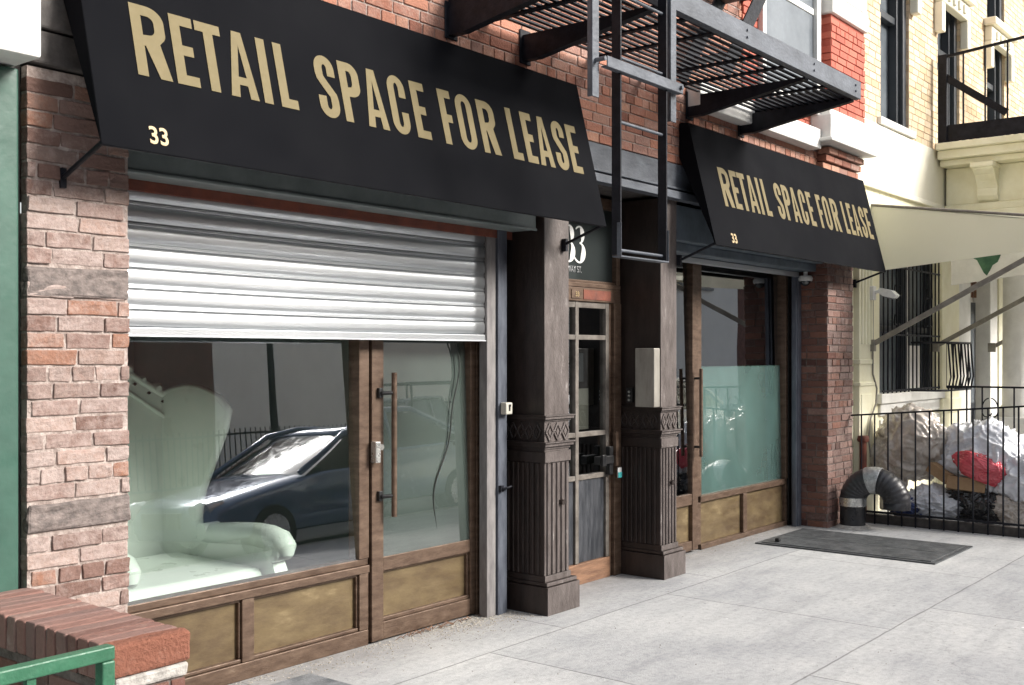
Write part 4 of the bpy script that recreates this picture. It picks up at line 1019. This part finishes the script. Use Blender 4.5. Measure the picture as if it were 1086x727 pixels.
# upper floors: tan brick and tall windows with hood moulds
wins = [(11.42, 12.30), (13.30, 14.15), (15.35, 16.2), (17.6, 18.5), (20, 21)]
mb, core = MB(), MB()
skw = lambda a, b, z0, z1: any(10.6 + a < wx1 and 10.6 + b > wx0 for wx0, wx1 in wins) and z0 > .06
for seg0, seg1 in [(10.6, 11.42), (12.30, 13.30), (14.15, 15.35), (16.2, 17.6), (18.5, 20)]:
    bricks(mb, core, (seg0, NW, 4.06), (1, 0, 0), (0, -1, 0), seg1 - seg0, 3.6, seed=int(seg0 * 7), jit=.002, hdr=0, course=.075, wash=lambda s, z: .1)
tb = mb.build('upper_wall', M['brick_tan'], nb, bevel=0); core.build('mortar_bed', M['mortar_tan'], tb)
B(10.6, 30, NW + .3, 8, 0, 9).build('wall_core', M['mortar_tan'], nb)
for wx0, wx1 in wins:
    w_ = B(wx0, wx1, NW + .18, NW + .20, 4.06, 7.6).build('window', M['bluegrey'], nb)
    mb = MB(); mb.box(wx0, wx0 + .1, NW + .03, NW + .179, 4.06, 7.6); mb.box(wx1 - .1, wx1, NW + .03, NW + .179, 4.06, 7.6); mb.box(wx0 + .1, wx1 - .1, NW + .10, NW + .17, 5.3, 5.38); mb.box(wx1 - .16, wx1 - .105, NW + .08, NW + .178, 4.06, 7.6)
    mb.build('window_frame', M['darktrim'], w_, bevel=.006)
    mb = MB(); mb.box(wx0 - .1, wx1 + .1, NW - .05, NW - .001, 4.06, 4.14); mb.build('window_sill', M['white'], w_, bevel=.01)
    mb = MB(); mb.box(wx0 - .16, wx1 + .16, NW - .16, NW - .001, 6.0, 6.1); mb.box(wx0 - .12, wx1 + .12, NW - .1, NW - .002, 5.80, 5.995); mb.box(wx0 - .14, wx0 - .01, NW - .1, NW - .001, 5.45, 5.795); mb.box(wx1 + .01, wx1 + .14, NW - .1, NW - .001, 5.45, 5.795)
    for q in range(4): mb.box(wx0 + .05 + q * .2, wx0 + .13 + q * .2, NW - .13, NW - .09, 5.84, 5.95)
    mb.build('hood_mould', M['palecream'], w_, bevel=.015)

# neighbour fire escape
nf = thing('fire_escape', 'black fire escape balcony over the cream portico at the right edge', 'fire escape', (14, 3.5, 4.18))
mb = MB(); mb.box(13.14, 13.155, 2.3, 4.1, 4.13, 4.32); mb.box(13.14, 17, 2.3, 2.315, 4.13, 4.3); 
for i in range(22): mb.box(13.1, 13.2, 2.35 + i * .08, 2.385 + i * .08, 4.112, 4.129)
mb.build('platform', M['iron'], nf)
mb = MB(); mb.box(13.12, 13.17, 4.0, 4.1, 4.12, 5.15); mb.box(13.13, 13.16, 2.3, 2.33, 4.2, 5.3); mb.build('post', M['iron'], nf, bevel=.004)
mb = MB(); mb.obox((13.145, 4.08, 5.12), (13.145, 2.3, 5.28), .03, .03); mb.obox((13.145, 4.08, 4.93), (13.145, 3.35, 4.38), .02, .08); mb.build('handrail', M['iron'], nf)
for i in range(7):
    mb = MB(); y = 3.82 - i * .24; mb.tube([(13.145, y, 4.3), (13.145, y, 5.13 + (4.08 - y) * .09)], .011, 6); mb.build('baluster', M['iron'], nf)
mb = MB()
for y in (2.72, 3.02): mb.obox((14.0, y, 6.6), (16.4, y, 4.3), .014, .14)
for i in range(10):
    t = (i + .5) / 10; mb.box(14.0 + 2.4 * t - .09, 14.0 + 2.4 * t + .09, 2.74, 3.0, 6.6 - 2.3 * t, 6.62 - 2.3 * t)
mb.build('stair', M['iron'], nf)

# cream fabric awning and its arms
ca = thing('awning', 'cream fabric awning with long diagonal arms over the barred window', 'awning', (12.5, NW, 3.1))
AX = 11.0
mb = MB(); Ps = [(NW - .05, 3.17), (NW - .05, 2.49), (2.65, 2.615), (1.6, 2.72), (1.6, 2.74), (2.65, 2.945)]
mb.add([(AX, y, z) for y, z in Ps], [(0, 1, 2, 3, 4, 5)]); sp_ = mb.build('side_gusset', M['fabric'], ca); sl = sp_.modifiers.new('Solid', 'SOLIDIFY'); sl.thickness = .006
mb = MB(); mb.add([(AX, NW - .05, 3.17), (15.5, NW - .05, 3.17), (15.5, 1.6, 2.74), (AX, 1.6, 2.74)], [(0, 1, 2, 3)]); tp = mb.build('canopy', M['fabric'], ca); sl = tp.modifiers.new('Solid', 'SOLIDIFY'); sl.thickness = .006
mb = MB(); mb.tube([(AX, NW - .04, 3.175), (AX, 2.65, 2.955), (AX, 1.6, 2.75)], .014, 8); mb.tube([(AX, 1.6, 2.73), (15.5, 1.6, 2.73)], .02, 8); mb.build('edge_bar', M['woodpale'], ca)
for x in (AX, 13.05, 15.4):
    mb = MB(); mb.obox((x, NW - .06, 1.745), (x, 2.0, 3.02 - .13), .03, .05)
    mb.box(x - .03, x + .03, NW - .10, NW - .005, 1.68, 1.80); mb.build('arm', M['woodpale'], ca, bevel=.004)
va = thing('valance_sign', 'white canopy valance with a dark green plant shape hanging beyond the awning', 'sign', (12.3, 3.3, 2.5))
mb = MB(); mb.add([(12.3, 3.70, 2.40), (12.3, 3.70, 2.8), (12.3, 2.3, 2.8), (12.3, 2.3, 2.56)], [(0, 1, 2, 3)]); o = mb.build('panel', M['white'], va); sl = o.modifiers.new('Solid', 'SOLIDIFY'); sl.thickness = .01
mb = MB(); pl_ = [(3.52 + .0, 2.80), (3.50, 2.70), (3.43, 2.66), (3.40, 2.60), (3.36, 2.52), (3.33, 2.49), (3.30, 2.54), (3.27, 2.60), (3.22, 2.63), (3.19, 2.70), (3.21, 2.80)]
mb.prism(pl_, 'x', 12.285, 12.289); mb.build('plant_print', M['leaf'], va)

# flood lamp on the pilaster
fl = thing('flood_lamp', 'small cream flood lamp on a bent arm fixed to the fluted cream pilaster', 'lamp', (10.95, 4.05, 2.28))
mb = MB(); mb.box(10.90, 10.98, 4.04, 4.098, 2.20, 2.34); mb.tube([(10.94, 4.05, 2.27), (10.95, 4.0, 2.29), (10.97, 3.96, 2.28)], .018, 10); mb.build('bracket', M['white'], fl, bevel=.006)
mb = MB(); mb.prism([(3.99, 2.32), (3.87, 2.29), (3.82, 2.24), (3.85, 2.21), (3.95, 2.235), (4.0, 2.27)], 'x', 10.91, 11.03); mb.build('head', M['whitepl'], fl, bevel=.012)
mb = MB(); mb.prism([(3.855, 2.203), (3.865, 2.21), (3.945, 2.23), (3.95, 2.225), (3.86, 2.2)], 'x', 10.925, 11.015); mb.build('lens', M['bluegrey'], fl)
mb = MB(); pts = [(10.98, 4.09, 2.35 - .05)] + [(11.0 + .0 * i, 4.085, 2.25 - i * .1) for i in range(9)] + [(11.1, 4.08, 1.3), (11.05, 4.07, 1.15), (10.9, 4.07, 1.0), (10.82, 4.06, .8), (10.85, 4.05, .62)]
mb.tube(pts, .010, 6); tag(mb.build('cable', M['woodpale'], at=(10.9, 4.07, .62)), 'loose grey cable looping down the cream pilaster to the pipe', 'cable')

# ================================================================== IRON FENCE
fn = thing('iron_fence', 'black iron bar fence holding back rubbish bags beside the cream building', 'fence', (10.5, 3.3, 0))
FXx = 10.52
def ftop(y): return 1.05 + (4.1 - y) * .085
mb = MB(); mb.obox((FXx, 4.12, ftop(4.12)), (FXx, 1.5, ftop(1.5)), .035, .016); mb.obox((FXx, 4.12, .115), (FXx, 1.5, .115), .03, .02); mb.build('rail', M['iron'], fn)
i = 0; y = 4.02
while y > 1.6:
    mb = MB(); mb.tube([(FXx, y, .0), (FXx, y, ftop(y) - .008)], .0085, 6, smooth=False); mb.build('bar', M['iron'], fn); y -= .131
mb = MB(); mb.box(FXx + .03, FXx + .12, 1.5, 4.1, 0, .085); mb.build('curb', M['blackstone'], fn, bevel=.01)
fn2 = thing('iron_fence', 'taller scrolled iron fence standing behind the rubbish bags', 'fence', (12.3, 2.9, 0))
mb = MB(); mb.box(12.28, 12.32, 1.5, 3.75, 1.29, 1.31); mb.box(12.28, 12.32, 1.5, 3.75, .3, .315); mb.build('rail', M['iron'], fn2)
y = 3.7
while y > 1.8:
    mb = MB(); mb.tube([(12.3, y, 0), (12.3, y, 1.29)], .009, 6, smooth=False); mb.build('bar', M['iron'], fn2); y -= .16
mb = MB()
for yc in (3.3, 2.82, 2.34):
    for s_ in (-1, 1):
        for zc, fl_ in ((1.08, 1), (.86, -1)):
            pts = [(12.295, yc + s_ * (.012 + .07 * math.sin(t / 14 * math.pi * 1.15)), zc + fl_ * .1 * math.cos(t / 14 * math.pi * 1.3)) for t in range(15)]
            mb.tube(pts, .007, 5)
mb.build('scroll', M['iron'], fn2)

# ================================================================== RUBBISH
def blob(name, mat, c, r, seed, label, cat, rough=.16, sub=4, pleat=0, tie=None, group=None, yaw=0):
    bm = bmesh.new(); bmesh.ops.create_icosphere(bm, subdivisions=sub + 2, radius=1)
    sd = Vector((seed * 3.1, seed * 1.7, seed * .9))
    for v in bm.verts:
        p = v.co.copy()
        wv = Vector((noise.noise(p * 2 + sd), noise.noise(p * 2 + sd + Vector((9, 0, 0))), noise.noise(p * 2 + sd + Vector((0, 9, 0))))) * .5
        a = noise.noise(p * 1.1 + sd) * .28
        rg = lambda f, q: max(0, 1 - abs(noise.noise((p + wv) * f + sd * q)) * 3.2) ** 2
        k = 1 + a + rough * (rg(1.8, 2) * .55 + rg(3.8, 3) * .32 + rg(8, 1) * .10 - .25)
        if pleat: k += pleat * (1 - abs(noise.noise(Vector((math.atan2(p.y, p.x) * 3.2, p.z * .5, seed)))) * 3)
        q = p * k
        v.co = Vector((q.x * r[0], q.y * r[1], max(q.z * r[2], -r[2] * .85)))
        if tie and p.z > .8: v.co.z += tie * (p.z - .8) * 5; v.co.x *= 1 - (p.z - .8) * 3; v.co.y *= 1 - (p.z - .8) * 3
    if yaw: bmesh.ops.rotate(bm, verts=bm.verts, cent=(0, 0, 0), matrix=Matrix.Rotation(yaw, 3, 'X'))
    for f in bm.faces: f.smooth = True
    me = bpy.data.meshes.new(name); bm.to_mesh(me); bm.free(); me.materials.append(mat)
    o = bpy.data.objects.new(name, me); COL.objects.link(o); o.location = c
    tag(o, label, cat, group); return o
G = 'rubbish bags behind the iron fence'
blob('rubbish_bag', M['bagbeige'], (11.15, 3.72, .76), (.30, .40, .36), 2, 'large pleated beige bag leaning on the cream pilaster, highest in the pile', 'bag', .2, 4, .04, group=G, yaw=.5)
blob('rubbish_bag', M['bagbeige'], (11.05, 3.92, .55), (.18, .18, .3), 12, 'narrow brownish bag tucked in the corner by the black pipe', 'bag', .2, 4, .03, group=G)
blob('rubbish_bag', M['bagwhite'], (11.15, 3.05, .66), (.34, .40, .37), 3, 'big white rubbish bag in the middle of the pile above the red bag', 'bag', .24, 4, group=G)
blob('rubbish_bag', M['bagwhite'], (10.98, 2.58, .42), (.28, .34, .33), 5, 'white rubbish bag at the right edge of the pile, lowest of the white ones', 'bag', .24, 4, group=G)
blob('rubbish_bag', M['bagred'], (10.80, 2.98, .58), (.08, .25, .14), 6, 'small crumpled red plastic bag among the white bags', 'bag', .14, 4, group=G, yaw=.35)
blob('rubbish_bag', M['bagblack'], (10.95, 3.0, .24), (.2, .32, .22), 7, 'black rubbish bag at the bottom of the pile', 'bag', .3, 4, group=G)
blob('rubbish_bag', M['bagwhite'], (10.86, 3.45, .20), (.16, .26, .16), 8, 'flattened clear white bag of litter low behind the fence bars', 'bag', .35, 4, group=G)
blob('rubbish_bag', M['bagblue'], (10.82, 3.66, .15), (.15, .2, .12), 9, 'dark blue plastic bag on the ground next to the black pipe', 'bag', .3, 4, group=G)
blob('rubbish_bag', M['bagbeige'], (10.86, 2.72, .2), (.14, .2, .16), 14, 'dirty beige bag squeezed under the white bags near the ground', 'bag', .35, 4, group=G)
def crate(x, y, z, s, lab, rot):
    mb = MB(); a, b, c = s
    mb.box(-a, a, -b, b, -c, c); mb.box(-a - .01, a * .2, -b - .004, -b + .3 * b, c, c + .006)
    mb.box(-a, a, -.01, .01, c + .001, c + .004)
    o = mb.build('cardboard_box', M['cardboard'], bevel=.008); o.location = (x, y, z); o.rotation_euler = rot; tag(o, lab, 'box', 'cardboard boxes in the rubbish'); return o
crate(10.84, 3.12, .40, (.10, .17, .06), 'brown cardboard box crushed under the red bag', (.1, .25, .2))
crate(10.86, 3.36, .50, (.07, .12, .05), 'small brown cardboard box between the beige bag and the white bag', (.5, .1, -.2))
# yellowish container behind the pipe
cn = thing('plastic_jug', 'yellowish plastic jug standing behind the black bent pipe', 'jug', (10.72, 3.80, .08))
mb = MB(); mb.box(10.66, 10.80, 3.74, 3.90, .12, .42); mb.build('body', M['cream'], cn, bevel=.025, seg=3)
mb = MB(); mb.tube([(10.73, 3.82, .42), (10.73, 3.82, .47)], .03, 12); mb.build('cap', M['whitepl'], cn)

# black bent vent pipe with duct tape
vp = thing('vent_pipe', 'fat black bent pipe with silver tape bands in front of the fence', 'pipe', (10.16, 3.97, 0))
path = [(10.17, 3.97, 0), (10.17, 3.97, .10), (10.17, 3.97, .26)]
R_ = .20
for i in range(1, 71):
    a = math.pi * i / 70
    path.append((10.17 + .06 * i / 70, 3.97 - R_ + R_ * math.cos(a), .26 + R_ * math.sin(a)))
path.append((10.23, 3.97 - 2 * R_, .20))
mb = MB(); mb.tube(path, [.118] * 3 + [.122 + .0022 * math.sin(k * 1.57) for k in range(70)] + [.122], 32); mb.build('pipe', M['pipe'], vp)
mb = MB(); mb.tube([(10.17, 3.97, .21), (10.17, 3.97, .29)], .126, 32); mb.build('tape_band', M['silver'], vp)
def band(i0, i1, r):
    mb = MB(); pts = path[i0:i1]
    mb.tube(pts, [r + .002 * (k % 2) for k in range(len(pts))], 28); return mb.build('duct_tape', M['tape'], vp)
band(30, 43, .1275)
mb = MB(); mb.tube([(10.17, 3.97, 0), (10.17, 3.97, .03)], [.17, .13], 28); mb.build('cement_collar', M['cementstain'], vp)
sp = thing('standpipe', 'short rusty standpipe against the corner of the dark brick pier', 'pipe', (10.66, 4.02, 0))
mb = MB(); mb.tube([(10.67, 4.06, 0), (10.67, 4.06, .78)], .035, 12); mb.tube([(10.67, 4.06, .78), (10.67, 4.06, .80), (10.67, 4.06, .84)], [.05, .06, .05], 12); mb.build('pipe', M['redlead'], sp)

# ================================================================== CELLAR PLATES IN THE PAVING
cp = thing('cellar_hatch', 'pair of flat dark steel cellar doors set in the pavement by the fence', 'hatch', (9.25, 3.5, 0))
mb = MB(); mb.box(8.80, 9.235, 2.80, 4.25, .002, .018); mb.build('door_leaf', M['grate'], cp, bevel=.003)
mb = MB(); mb.box(9.245, 9.72, 2.80, 4.25, .002, .018); mb.build('door_leaf', M['grate'], cp, bevel=.003)
mb = MB(); mb.box(8.76, 9.76, 2.76, 2.795, .001, .012); mb.box(8.76, 9.76, 4.255, 4.29, .001, .012); mb.box(8.76, 8.795, 2.795, 4.255, .001, .012); mb.box(9.725, 9.76, 2.795, 4.255, .001, .012)
for i in range(11):
    pass
mb.build('hatch_frame', M['grate'], cp)
mb = MB(); mb.box(8.87, 8.91, 4.12, 4.16, .018, .05); mb.build('lifting_ring', M['black'], cp, bevel=.008)
ch = thing('cellar_hatch', 'dark worn metal plate in the pavement in front of the left shop window', 'hatch', (3.5, 4.0, 0))
mb = MB(); mb.box(3.05, 3.74, 3.55, 4.32, .002, .014); mb.build('door_leaf', M['plate'], ch, bevel=.003)

# litter and grit along the shopfront
mb = MB(); rnd = random.Random(11)
def chip(x, y, s):
    n = rnd.randint(3, 5); a0 = rnd.uniform(0, 6); h = s * rnd.uniform(.15, .7)
    vs = [(x + s * math.cos(a0 + 6.28 * k / n) * rnd.uniform(.4, 1), y + s * math.sin(a0 + 6.28 * k / n) * rnd.uniform(.4, 1), .001) for k in range(n)]
    vs.append((x, y, .001 + h)); mb.add(vs, [(k, (k + 1) % n, n) for k in range(n)])
for i in range(2600):
    x = rnd.choice([rnd.uniform(2.7, 5.5), rnd.gauss(5.15, .25)]); y = 4.5 - abs(rnd.gauss(0, .14)) - (.0 if x < 5.35 else .08)
    if 5.5 < x: continue
    chip(x, y, rnd.uniform(.002, .010))
for i in range(500):
    chip(rnd.uniform(7.3, 9.9), 4.5 - abs(rnd.gauss(0, .08)), rnd.uniform(.002, .008))
for i in range(350):
    chip(rnd.uniform(2.6, 10), rnd.uniform(1.5, 4.1), rnd.uniform(.002, .007))
tag(mb.build('grit', M['debris']), 'fine grit and dust gathered along the foot of the shopfront', 'litter', kind='stuff')
mb = MB()
for i in range(26):
    x = rnd.uniform(4.5, 5.3); y = 4.47 - abs(rnd.gauss(0, .02)); a = rnd.uniform(-1.2, 1.2); l = rnd.uniform(.03, .12)
    mb.tube([(x, y, .006), (x + l * .5 * math.cos(a), y - l * .2, .02 + .012 * rnd.random()), (x + l * math.cos(a), y + l * .2 * math.sin(a) - .01, .008)], .0022, 5)
tag(mb.build('twigs', M['orangewood']), 'dry twigs and leaf litter lying against the left shop door sill', 'litter', kind='stuff')

# ================================================================== ACROSS THE STREET (seen in the reflections)
def far_building(x0, x1, h, mat, label, winmat, big=False):
    b = thing('building', label, 'building', ((x0 + x1) / 2, -13.5, 0))
    B(x0, x1, -22, -13.5, 0, h).build('wall', mat, b)
    B(x0, x1, -13.5, -13.2, h - .5, h).build('cornice', M['blackstone'], b)
    x = x0 + 1.2
    while x < x1 - 1.6:
        for z in ((1.1, 4.6, 7.6) if not big else (4.9, 7.8)):
            if z + 1.7 > h - .5: continue
            w = B(x, x + 1.1, -13.5, -13.47, z, z + 1.7).build('window', winmat, b)
            B(x - .1, x + 1.2, -13.5, -13.38, z - .12, z - .002).build('window_sill', M['kerbstone'], w)
        x += 2.6
    return b
far_building(-30, 16.5, 8.5, M['farbrick'], 'dark brick building across the street from the shop', M['carglass'])
far_building(16.5, 44.5, 9.0, M['palewall'], 'pale painted building across the street', M['carglass'], True)
far_building(44.5, 80, 8.5, M['farbrick'], 'brick building across the street, farthest down the block', M['carglass'])
ff = thing('iron_fence', 'black iron fence along the far pavement across the street', 'fence', (15, -12, 0))
mb = MB()
for z in (1.35, .25): mb.box(8, 34, -12.02, -11.98, z, z + .05)
mb.build('rail', M['iron'], ff)
mb = MB()
for i in range(170): mb.box(8 + i * .153, 8.02 + i * .153, -12.01, -11.99, .25, 1.5)
mb.build('bars', M['iron'], ff)['kind'] = 'stuff'
lp = thing('lamp_post', 'dark lamp post on the far pavement across the street', 'lamp post', (15.4, -9.8, 0))
mb = MB(); mb.tube([(15.4, -9.8, 0), (15.4, -9.8, 1), (15.4, -9.8, 7)], [.14, .09, .06], 12); mb.build('pole', M['iron'], lp)
mb = MB(); mb.tube([(15.4, -9.8, 7), (15.4, -9.3, 7.3), (15.4, -8.3, 7.35)], .04, 8); mb.build('arm', M['iron'], lp)

def car(x0, yc, length, mat, label, kind='sedan', width=1.78):
    c = thing('parked_car', label, 'car', (x0 + length / 2, yc, -.13), 'cars parked along the street')
    zo = -.13; L = length
    if kind == 'sedan': prof = [(0, .35), (.03, .62), (.12, .72), (.25, .80), (.29, .93), (.36, 1.06), (.98, 1.08), (1, .8), (.99, .35)]
    body = [(0.0, .30), (.0, .55), (.012, .68), (.06, .76), (.27, .93), (.32, .97), (.80, 1.02), (.93, 1.02), (.985, .92), (1, .6), (1, .30)]
    roofs = {'sedan': [(.265, .93), (.43, 1.36), (.53, 1.44), (.66, 1.43), (.86, 1.03)], 'hatch': [(.20, .93), (.38, 1.38), (.50, 1.49), (.80, 1.46), (.97, 1.02)], 'truck': [(.24, .98), (.33, 1.55), (.38, 1.62), (.54, 1.62), (.58, 1.0)]}
    rf = roofs[kind]
    def loft(profile, w0, w1f, zt):
        mb = MB(); n = len(profile); vs = []; fs = []; K = 8
        for k in range(K + 1):
            s = -1 + 2 * k / K
            for (u, z) in profile:
                e = abs(s) ** 4; zz = z - (.05 * e if z > .5 else 0); ux = .5 + (u - .5) * (1 - .035 * e)
                half = w0 / 2 * (w1f(z))
                vs.append((x0 + ux * L, yc + s * half, zo + zz))
        for k in range(K):
            for i in range(n - 1): fs.append((k * n + i, k * n + i + 1, (k + 1) * n + i + 1, (k + 1) * n + i))
            fs.append((k * n + n - 1, k * n, (k + 1) * n, (k + 1) * n + n - 1))
        fs.append(tuple(range(n))); fs.append(tuple(range(K * n, K * n + n)))
        mb.add(vs, fs, None, True); return mb
    o = loft(body, width, lambda z: 1 if z < .95 else .97, 0).build('body', mat, c)
    o.modifiers.new('s', 'BEVEL').width = .03
    o.modifiers.new('e', 'EDGE_SPLIT').split_angle = math.radians(50)
    tw = lambda z: .93 - .28 * max(0, z - .95)
    g = loft(rf, width, tw, 0).build('windows', M['carglass'], c); g.modifiers.new('e', 'EDGE_SPLIT').split_angle = math.radians(40)
    i_top = [p for p in rf if p[1] > 1.3]
    mb = MB(); zt = max(p[1] for p in rf)
    hw = width / 2 * tw(zt) + .01
    pts = [(x0 + p[0] * L, zo + p[1] + .012) for p in i_top]
    vs = []; fs = []
    for s in (-1, -.5, 0, .5, 1):
        for (x, z) in pts: vs.append((x, yc + s * hw, z - .03 * abs(s) ** 3))
    n = len(pts)
    for k in range(4):
        for i in range(n - 1): fs.append((k * n + i, k * n + i + 1, (k + 1) * n + i + 1, (k + 1) * n + i))
    mb.add(vs, fs, None, True)
    for s in (-1, 1):
        chain = [(x0 + p[0] * L, yc + s * width / 2 * tw(p[1]) * .99, zo + p[1]) for p in rf]
        mb.tube(chain, .035, 8)
        xm = x0 + L * (.56 if kind != 'truck' else .46)
        mb.tube([(xm, yc + s * width / 2 * .95, zo + 1.0), (xm, yc + s * hw, zo + zt - .03)], .03, 6)
    r_ = mb.build('roof', mat, c); r_.modifiers.new('so', 'SOLIDIFY').thickness = .02
    for u in (.17, .80):
        for s in (-1, 1):
            mb = MB(); y = yc + s * (width / 2 - .1)
            mb.tube([(x0 + u * L, y - .11, zo + .32), (x0 + u * L, y - .09, zo + .32), (x0 + u * L, y + .09, zo + .32), (x0 + u * L, y + .11, zo + .32)], [.29, .32, .32, .29], 24)
            w_ = mb.build('wheel', M['rubber'], c)
            mb = MB(); mb.tube([(x0 + u * L, y - .118, zo + .32), (x0 + u * L, y + .118, zo + .32)], .2, 16); mb.build('rim', M['chrome'], w_)
    for s in (-1, 1):
        mb = MB(); y = yc + s * (width / 2 - .28)
        mb.tube([(x0 - .01, y, zo + .62), (x0 + .10, y, zo + .64)], [.08, .1], 12); mb.tube([(x0 + .10, y + s * .1, zo + .64), (x0 + .28, y + s * .14, zo + .70)], [.08, .04], 12); mb.build('headlight', M['lamp'], c)
    mb = MB(); mb.box(x0 - .02, x0 + .02, yc - .35, yc + .35, zo + .45, zo + .62); mb.build('grille', M['black'], c)
    if kind == 'truck':
        mb = MB()
        for s in (-.7, .7):
            for u in (.35, .60, .9): mb.tube([(x0 + u * L, yc + s, zo + 1.0), (x0 + u * L, yc + s, zo + 1.95)], .025, 6)
            mb.tube([(x0 + .33 * L, yc + s, zo + 1.95), (x0 + .92 * L, yc + s, zo + 1.95)], .025, 6)
        for u in (.35, .60, .9): mb.tube([(x0 + u * L, yc - .7, zo + 1.95), (x0 + u * L, yc + .7, zo + 1.95)], .025, 6)
        mb.build('ladder_rack', M['iron'], c)
    return c
car(6.95, -1.46, 4.9, M['navy'], 'dark blue car parked at the kerb behind the photographer')
car(14.4, -1.5, 4.4, M['whitecar'], 'white hatchback parked at the kerb down the street', 'hatch')
car(15.2, -8.0, 5.2, M['greycar'], 'grey pickup truck with a ladder rack across the street', 'truck')
car(1.2, -1.6, 4.4, M['greycar'], 'grey car parked at the kerb, last of the near row')

# ================================================================== LIGHT
sv = Vector((.50, -1.0, .66)).normalized()         # towards the sun
elev = math.asin(sv.z); az = math.atan2(sv.x, sv.y)
w = bpy.data.worlds.new('World'); S.world = w; w.use_nodes = True
nt = w.node_tree; bg = nt.nodes['Background']
sky = nt.nodes.new('ShaderNodeTexSky'); sky.sky_type = 'NISHITA'; sky.sun_disc = False
sky.sun_elevation = elev; sky.sun_rotation = az; sky.air_density = 1.3; sky.dust_density = 4
hs = nt.nodes.new('ShaderNodeHueSaturation'); hs.inputs['Saturation'].default_value = .35
nt.links.new(sky.outputs[0], hs.inputs['Color']); nt.links.new(hs.outputs[0], bg.inputs[0]); bg.inputs[1].default_value = .11
sl = bpy.data.lights.new('sun', 'SUN'); sl.energy = 2.3; sl.angle = math.radians(17); sl.color = (1, .955, .89)
so = bpy.data.objects.new('sun', sl); COL.objects.link(so); so.rotation_euler = sv.to_track_quat('Z', 'Y').to_euler()
so.location = (5, -5, 12)

# ================================================================== CAMERA
cam = bpy.data.cameras.new('camera'); co = bpy.data.objects.new('camera', cam); COL.objects.link(co)
yaw = math.atan(927 / 1160)
co.location = (0, 0, 1.65); co.rotation_euler = (math.radians(90), 0, -(math.pi / 2 - yaw))
cam.sensor_width = 36; cam.lens = 36 * 1160 / 1086; cam.shift_y = 12.5 / 1086; cam.clip_start = .05; cam.clip_end = 1500
S.camera = co
S.render.resolution_x = 1024; S.render.resolution_y = 685
S.render.engine = 'CYCLES'
S.cycles.max_bounces = 8; S.cycles.transparent_max_bounces = 12
S.view_settings.view_transform = 'Standard'; S.view_settings.look = 'None'; S.view_settings.gamma = 1; S.view_settings.exposure = 1.25
for o in bpy.data.objects:
    if '_o' in o: del o['_o']
